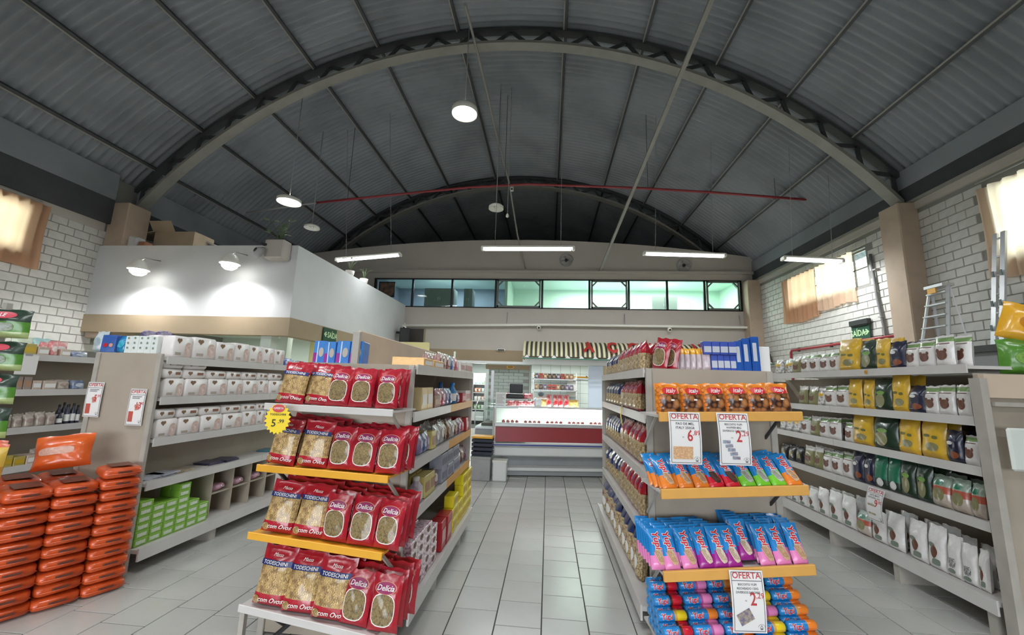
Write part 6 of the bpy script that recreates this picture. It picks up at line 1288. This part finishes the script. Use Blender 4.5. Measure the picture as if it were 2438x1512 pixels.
# ------------------------------------------------------------------ things on and behind the bulkhead
m_soil = M('pot_soil', (40, 34, 30), .9); m_leaf = M('leaf_green', (92, 112, 72), .5, noise=.5, scale=9, second=(60, 78, 50)); m_cardb = M('cardboard', (176, 158, 134), .8, noise=.2, scale=4)
def plant(c, h, n, lab, pot, seed, rad=.14):
    t = thing('potted_plant', lab, 'plant', c); r = random.Random(seed)
    k = MB(True); k.lathe([(.001, 0), (rad * .75, .0), (rad, rad * 1.3), (rad * .94, rad * 1.3), (rad * .9, rad * 1.2)], pot, n=16); obj('pot', k, t); k = MB(True); k.lathe([(.001, rad * 1.18), (rad * .92, rad * 1.18)], m_soil, n=16); obj('soil', k, t)
    for i in range(n):
        a = r.uniform(0, 2 * pi); L = h * r.uniform(.6, 1); ou = r.uniform(.15, .5) * h; b0 = Vector((0, 0, rad * 1.2)); p1 = Vector((cos(a) * ou * .4, sin(a) * ou * .4, rad * 1.2 + L * .6)); p2 = Vector((cos(a) * ou, sin(a) * ou, rad * 1.2 + L))
        k = MB(True); k.tube([b0, p1, p2], [.008, .006, .004], m_leaf, n=5); st = obj('stem', k, t)
        d = Vector((cos(a), sin(a), .25)).normalized(); s = Vector((-sin(a), cos(a), 0)); l = h * .28
        k = MB(True); k.add([p2, p2 + d * l * .4 + s * l * .3, p2 + d * l, p2 + d * l * .4 - s * l * .3, p2 + d * l * .45 + Vector((0, 0, -.02))], [(0, 4, 1), (1, 4, 2), (2, 4, 3), (3, 4, 0)], m_leaf); obj('leaf', k, st)
    return t
t = thing('planter_box', 'beige planter box hooked over the bulkhead corner', 'planter', (-6.05, BY - .15, 4.2)); k = MB(); k.b2((-.2, -.13, 0), (.26, .15, .43), m_plaster, bev=.03); obj('box', k, t); k = MB(); k.b2((-.17, -.1, .425), (.23, .12, .435), m_soil); obj('soil', k, t)
t = thing('horn_speaker', 'grey round speaker fixed before the planter box', 'speaker', (-6.27, BY - .34, 4.3)); k = MB(True); k.lathe([(.05, .12), (.08, .1), (.15, 0), (.14, .0), (.04, .05), (.001, .05)], m_pvc, n=18); o = obj('cone', k, t); o.rotation_euler = (radians(75), 0, -.3); k = MB(); k.box((.0, .1, .12), (.05, .14, .03), m_dark); obj('bracket', k, t); k = MB(True); k.lathe([(.001, 0), (.06, .01), (.06, .05), (.001, .06)], m_dark, n=12, c=(.03, .05, .17)); obj('driver', k, t)
r_ = random.Random(4); t = thing('planter_bush', 'green leafy plant growing in the bulkhead planter box', 'plant', (-6.0, BY - .13, 4.63))
for i in range(16):
    a = r_.uniform(0, 6.28); u = r_.uniform(.05, .38); z = r_.uniform(.1, .5); k = MB(True); p2 = Vector((cos(a) * u, sin(a) * u * .6, z)); k.tube([(0, 0, 0), p2 * .5 + Vector((0, 0, .05)), p2], [.008, .006, .004], m_leaf, n=5); st = obj('stem', k, t)
    d = Vector((cos(a), sin(a), .1)); s = Vector((-sin(a), cos(a), .2)); k = MB(True); k.add([p2, p2 + d * .07 + s * .05, p2 + d * .16, p2 + d * .07 - s * .05, p2 + d * .07 + Vector((0, 0, -.015))], [(0, 4, 1), (1, 4, 2), (2, 4, 3), (3, 4, 0)], m_leaf); obj('leaf', k, st)
plant((-5.8, 10.85, 4.585), .42, 7, 'dark potted plant on the bulkhead edge nearer the shopper', M('pot_white', (210, 206, 200), .5), 3, .13); plant((-5.8, 11.75, 4.585), .42, 7, 'dark potted plant on the bulkhead edge nearer the mezzanine', M('pot_white', (210, 206, 200), .5), 8, .13)
t = thing('cardboard_box', 'open cardboard box with raised flaps on the bulkhead', 'box', (-9.5, 9.2, 4.585)); k = MB(); k.b2((-.55, -.3, 0), (.55, .3, .62), m_cardb); obj('body', k, t)
k = MB(); k.bar((-.55, -.1, .62), (-1.0, -.2, .5), .5, .015, m_cardb); obj('flap', k, t); k = MB(); k.bar((-.3, -.3, .62), (-.3, -.45, .85), .6, .012, m_cardb, up=(0, 1, 0)); obj('flap', k, t)
t = thing('foam_block', 'white block resting beside the cardboard box on the bulkhead', 'block', (-10.1, 8.5, 4.585)); k = MB(); k.box((0, 0, .17), (.36, .25, .3), m_white, R=Matrix.Rotation(.2, 3, 'Y'), bev=.04); obj('foam', k, t); k = MB(); k.box((.28, .02, .1), (.2, .2, .18), M('brown_wrap', (170, 120, 90), .7), bev=.02); obj('wrapped_end', k, t)
t = thing('glass_sheet_rack', 'framed glass sheet leaning on the cardboard box, sloping down', 'frame', (-8.6, 9.3, 4.585)); k = MB(); k.bar((-.7, 0, .62), (.9, 0, .03), .04, .03, m_alu); obj('top_bar', k, t); k = MB(); k.bar((-.7, .0, .0), (-.7, 0, .62), .03, .03, m_alu); obj('side_bar', k, t); k = MB(); k.add([(-.7, .02, 0), (.85, .02, 0), (-.7, .02, .6)], [(0, 1, 2)], M('sheet_grey', (120, 124, 126), .3)); obj('sheet', k, t)
t = thing('red_bundle', 'red and white bundle lying on the bulkhead', 'bundle', (-7.7, 9.2, 4.585)); k = MB(True); k.tube([(-.1, 0, .12), (.2, 0, .14), (.55, 0, .05)], [.1, .1, .04], M('bundle_red', (176, 80, 90), .7, noise=.5, scale=8), n=10); obj('red_roll', k, t); k = MB(True); k.tube([(-.25, 0, .09), (-.02, 0, .1)], [.09, .09], m_white, n=10); obj('white_roll', k, t)
t = thing('wall_tv', 'black loudspeaker bracketed at the bulkhead side near the facade', 'speaker', (-5.3, 14.3, 3.1)); k = MB(); k.box((.0, 0, .2), (.36, .4, .55), m_dark, R=Matrix.Rotation(.35, 3, 'Z') @ Matrix.Rotation(.12, 3, 'X'), bev=.02); obj('cabinet', k, t); k = MB(); k.box((.07, -.21, .2), (.28, .03, .46), m_black, R=Matrix.Rotation(.35, 3, 'Z') @ Matrix.Rotation(.12, 3, 'X')); obj('grille', k, t); k = MB(); k.bar((-.32, .0, .3), (0, 0, .3), .05, .08, m_black); obj('bracket', k, t)
t = thing('dark_panel', 'dark board on the facade behind the loudspeaker', 'panel', (-5.15, 15.05, 3.15)); k = MB(); k.box((0, 0, 0), (.7, .06, 1.0), M('panel_brown', (62, 56, 52), .6), bev=.01); obj('board', k, t); k = MB(); k.box((.36, -.01, 0), (.03, .08, 1.02), m_band); obj('edge_strip', k, t)
# ------------------------------------------------------------------ ladders and goods at the right wall
t = thing('store_cupboard', 'grey cupboard by the right wall carrying the ladders', 'cupboard', (7.05, 7.3, 0)); k = MB(); k.b2((-.35, -.75, 0), (.35, .9, 2.36), M('cupboard_grey', (120, 120, 122), .5, noise=.3, scale=3)); obj('body', k, t); k = MB(); k.b2((-.42, -.8, 2.36), (.38, .95, 2.46), m_brk); obj('top_board', k, t)
for y in (-.34, .48):
    k = MB(); k.b2((-.365, y - .39, .06), (-.35, y + .39, 2.3), M('cupboard_door', (136, 136, 138), .5)); d = obj('door', k, t); k = MB(); k.b2((-.385, y + .3, 1.2), (-.365, y + .32, 1.36), m_alu); obj('handle', k, d)
def stepladder(c, h, w, n, lab):
    t = thing('stepladder', lab, 'ladder', c); 
    for s in (-1, 1):
        k = MB(); k.bar((0, s * w / 2, 0), (.22, s * w * .33, h), .05, .03, m_alu); obj('rail', k, t)
        k = MB(); k.bar((.34, s * w / 2, 0), (.25, s * w * .33, h - .05), .04, .02, m_alu); obj('rear_leg', k, t)
    for i in range(n):
        f = (i + 1) / (n + .6); yy = w / 2 - (w * .17) * f; k = MB(); k.b2((.22 * f - .05, -yy, h * f - .012), (.22 * f + .04, yy, h * f + .012), m_alu); obj('tread', k, t)
    k = MB(); k.b2((.12, -w * .34, h - .02), (.32, w * .34, h + .03), m_alu); obj('cap', k, t); k = MB(); k.b2((.11, -w * .1, h - .12), (.13, w * .2, h - .03), m_yellow); obj('yellow_label', k, t)
    return t
stepladder((6.75, 7.68, 2.465), 1.15, .52, 5, 'aluminium stepladder standing on the grey cupboard by the column')
def tallladder(c, h, w, n, lab, lean):
    t = thing('straight_ladder', lab, 'ladder', c)
    for s in (-1, 1):
        k = MB(); k.bar((0, s * w / 2, 0), (lean, s * w / 2, h), .07, .035, m_alu); obj('rail', k, t)
        for z in (.3, .7, 1.2):
            k = MB(); k.box((lean * z / h - .04, s * w / 2, h * z / 1.9), (.012, .03, .09), M('rail_sticker', (90, 110, 110), .5)); obj('sticker', k, t)
    for i in range(n):
        f = (i + .7) / n; k = MB(); k.tube([(lean * f, -w / 2, h * f), (lean * f, w / 2, h * f)], .016, m_alu, n=8); obj('rung', k, t)
    return t
tallladder((6.95, 6.86, 2.465), 1.85, .12, 6, 'tall narrow folded ladder leaning by the stepladder', .3)
tallladder((7.1, 6.5, 2.465 - .6), 2.4, .1, 6, 'second folded ladder leaning nearer the curtained window', .25)
t = thing('lidded_jar', 'wide pale container with round lid on the coffee gondola back side', 'container', (3.72, 5.2, 1.905)); k = MB(True); k.lathe([(.001, 0), (.16, 0), (.18, .2), (.18, .22)], M('pale_plastic', (190, 200, 200), .35), n=24); obj('body', k, t); k = MB(True); k.lathe([(.2, .215), (.2, .235), (.14, .27), (.001, .28)], m_cwht, n=24); obj('lid', k, t)
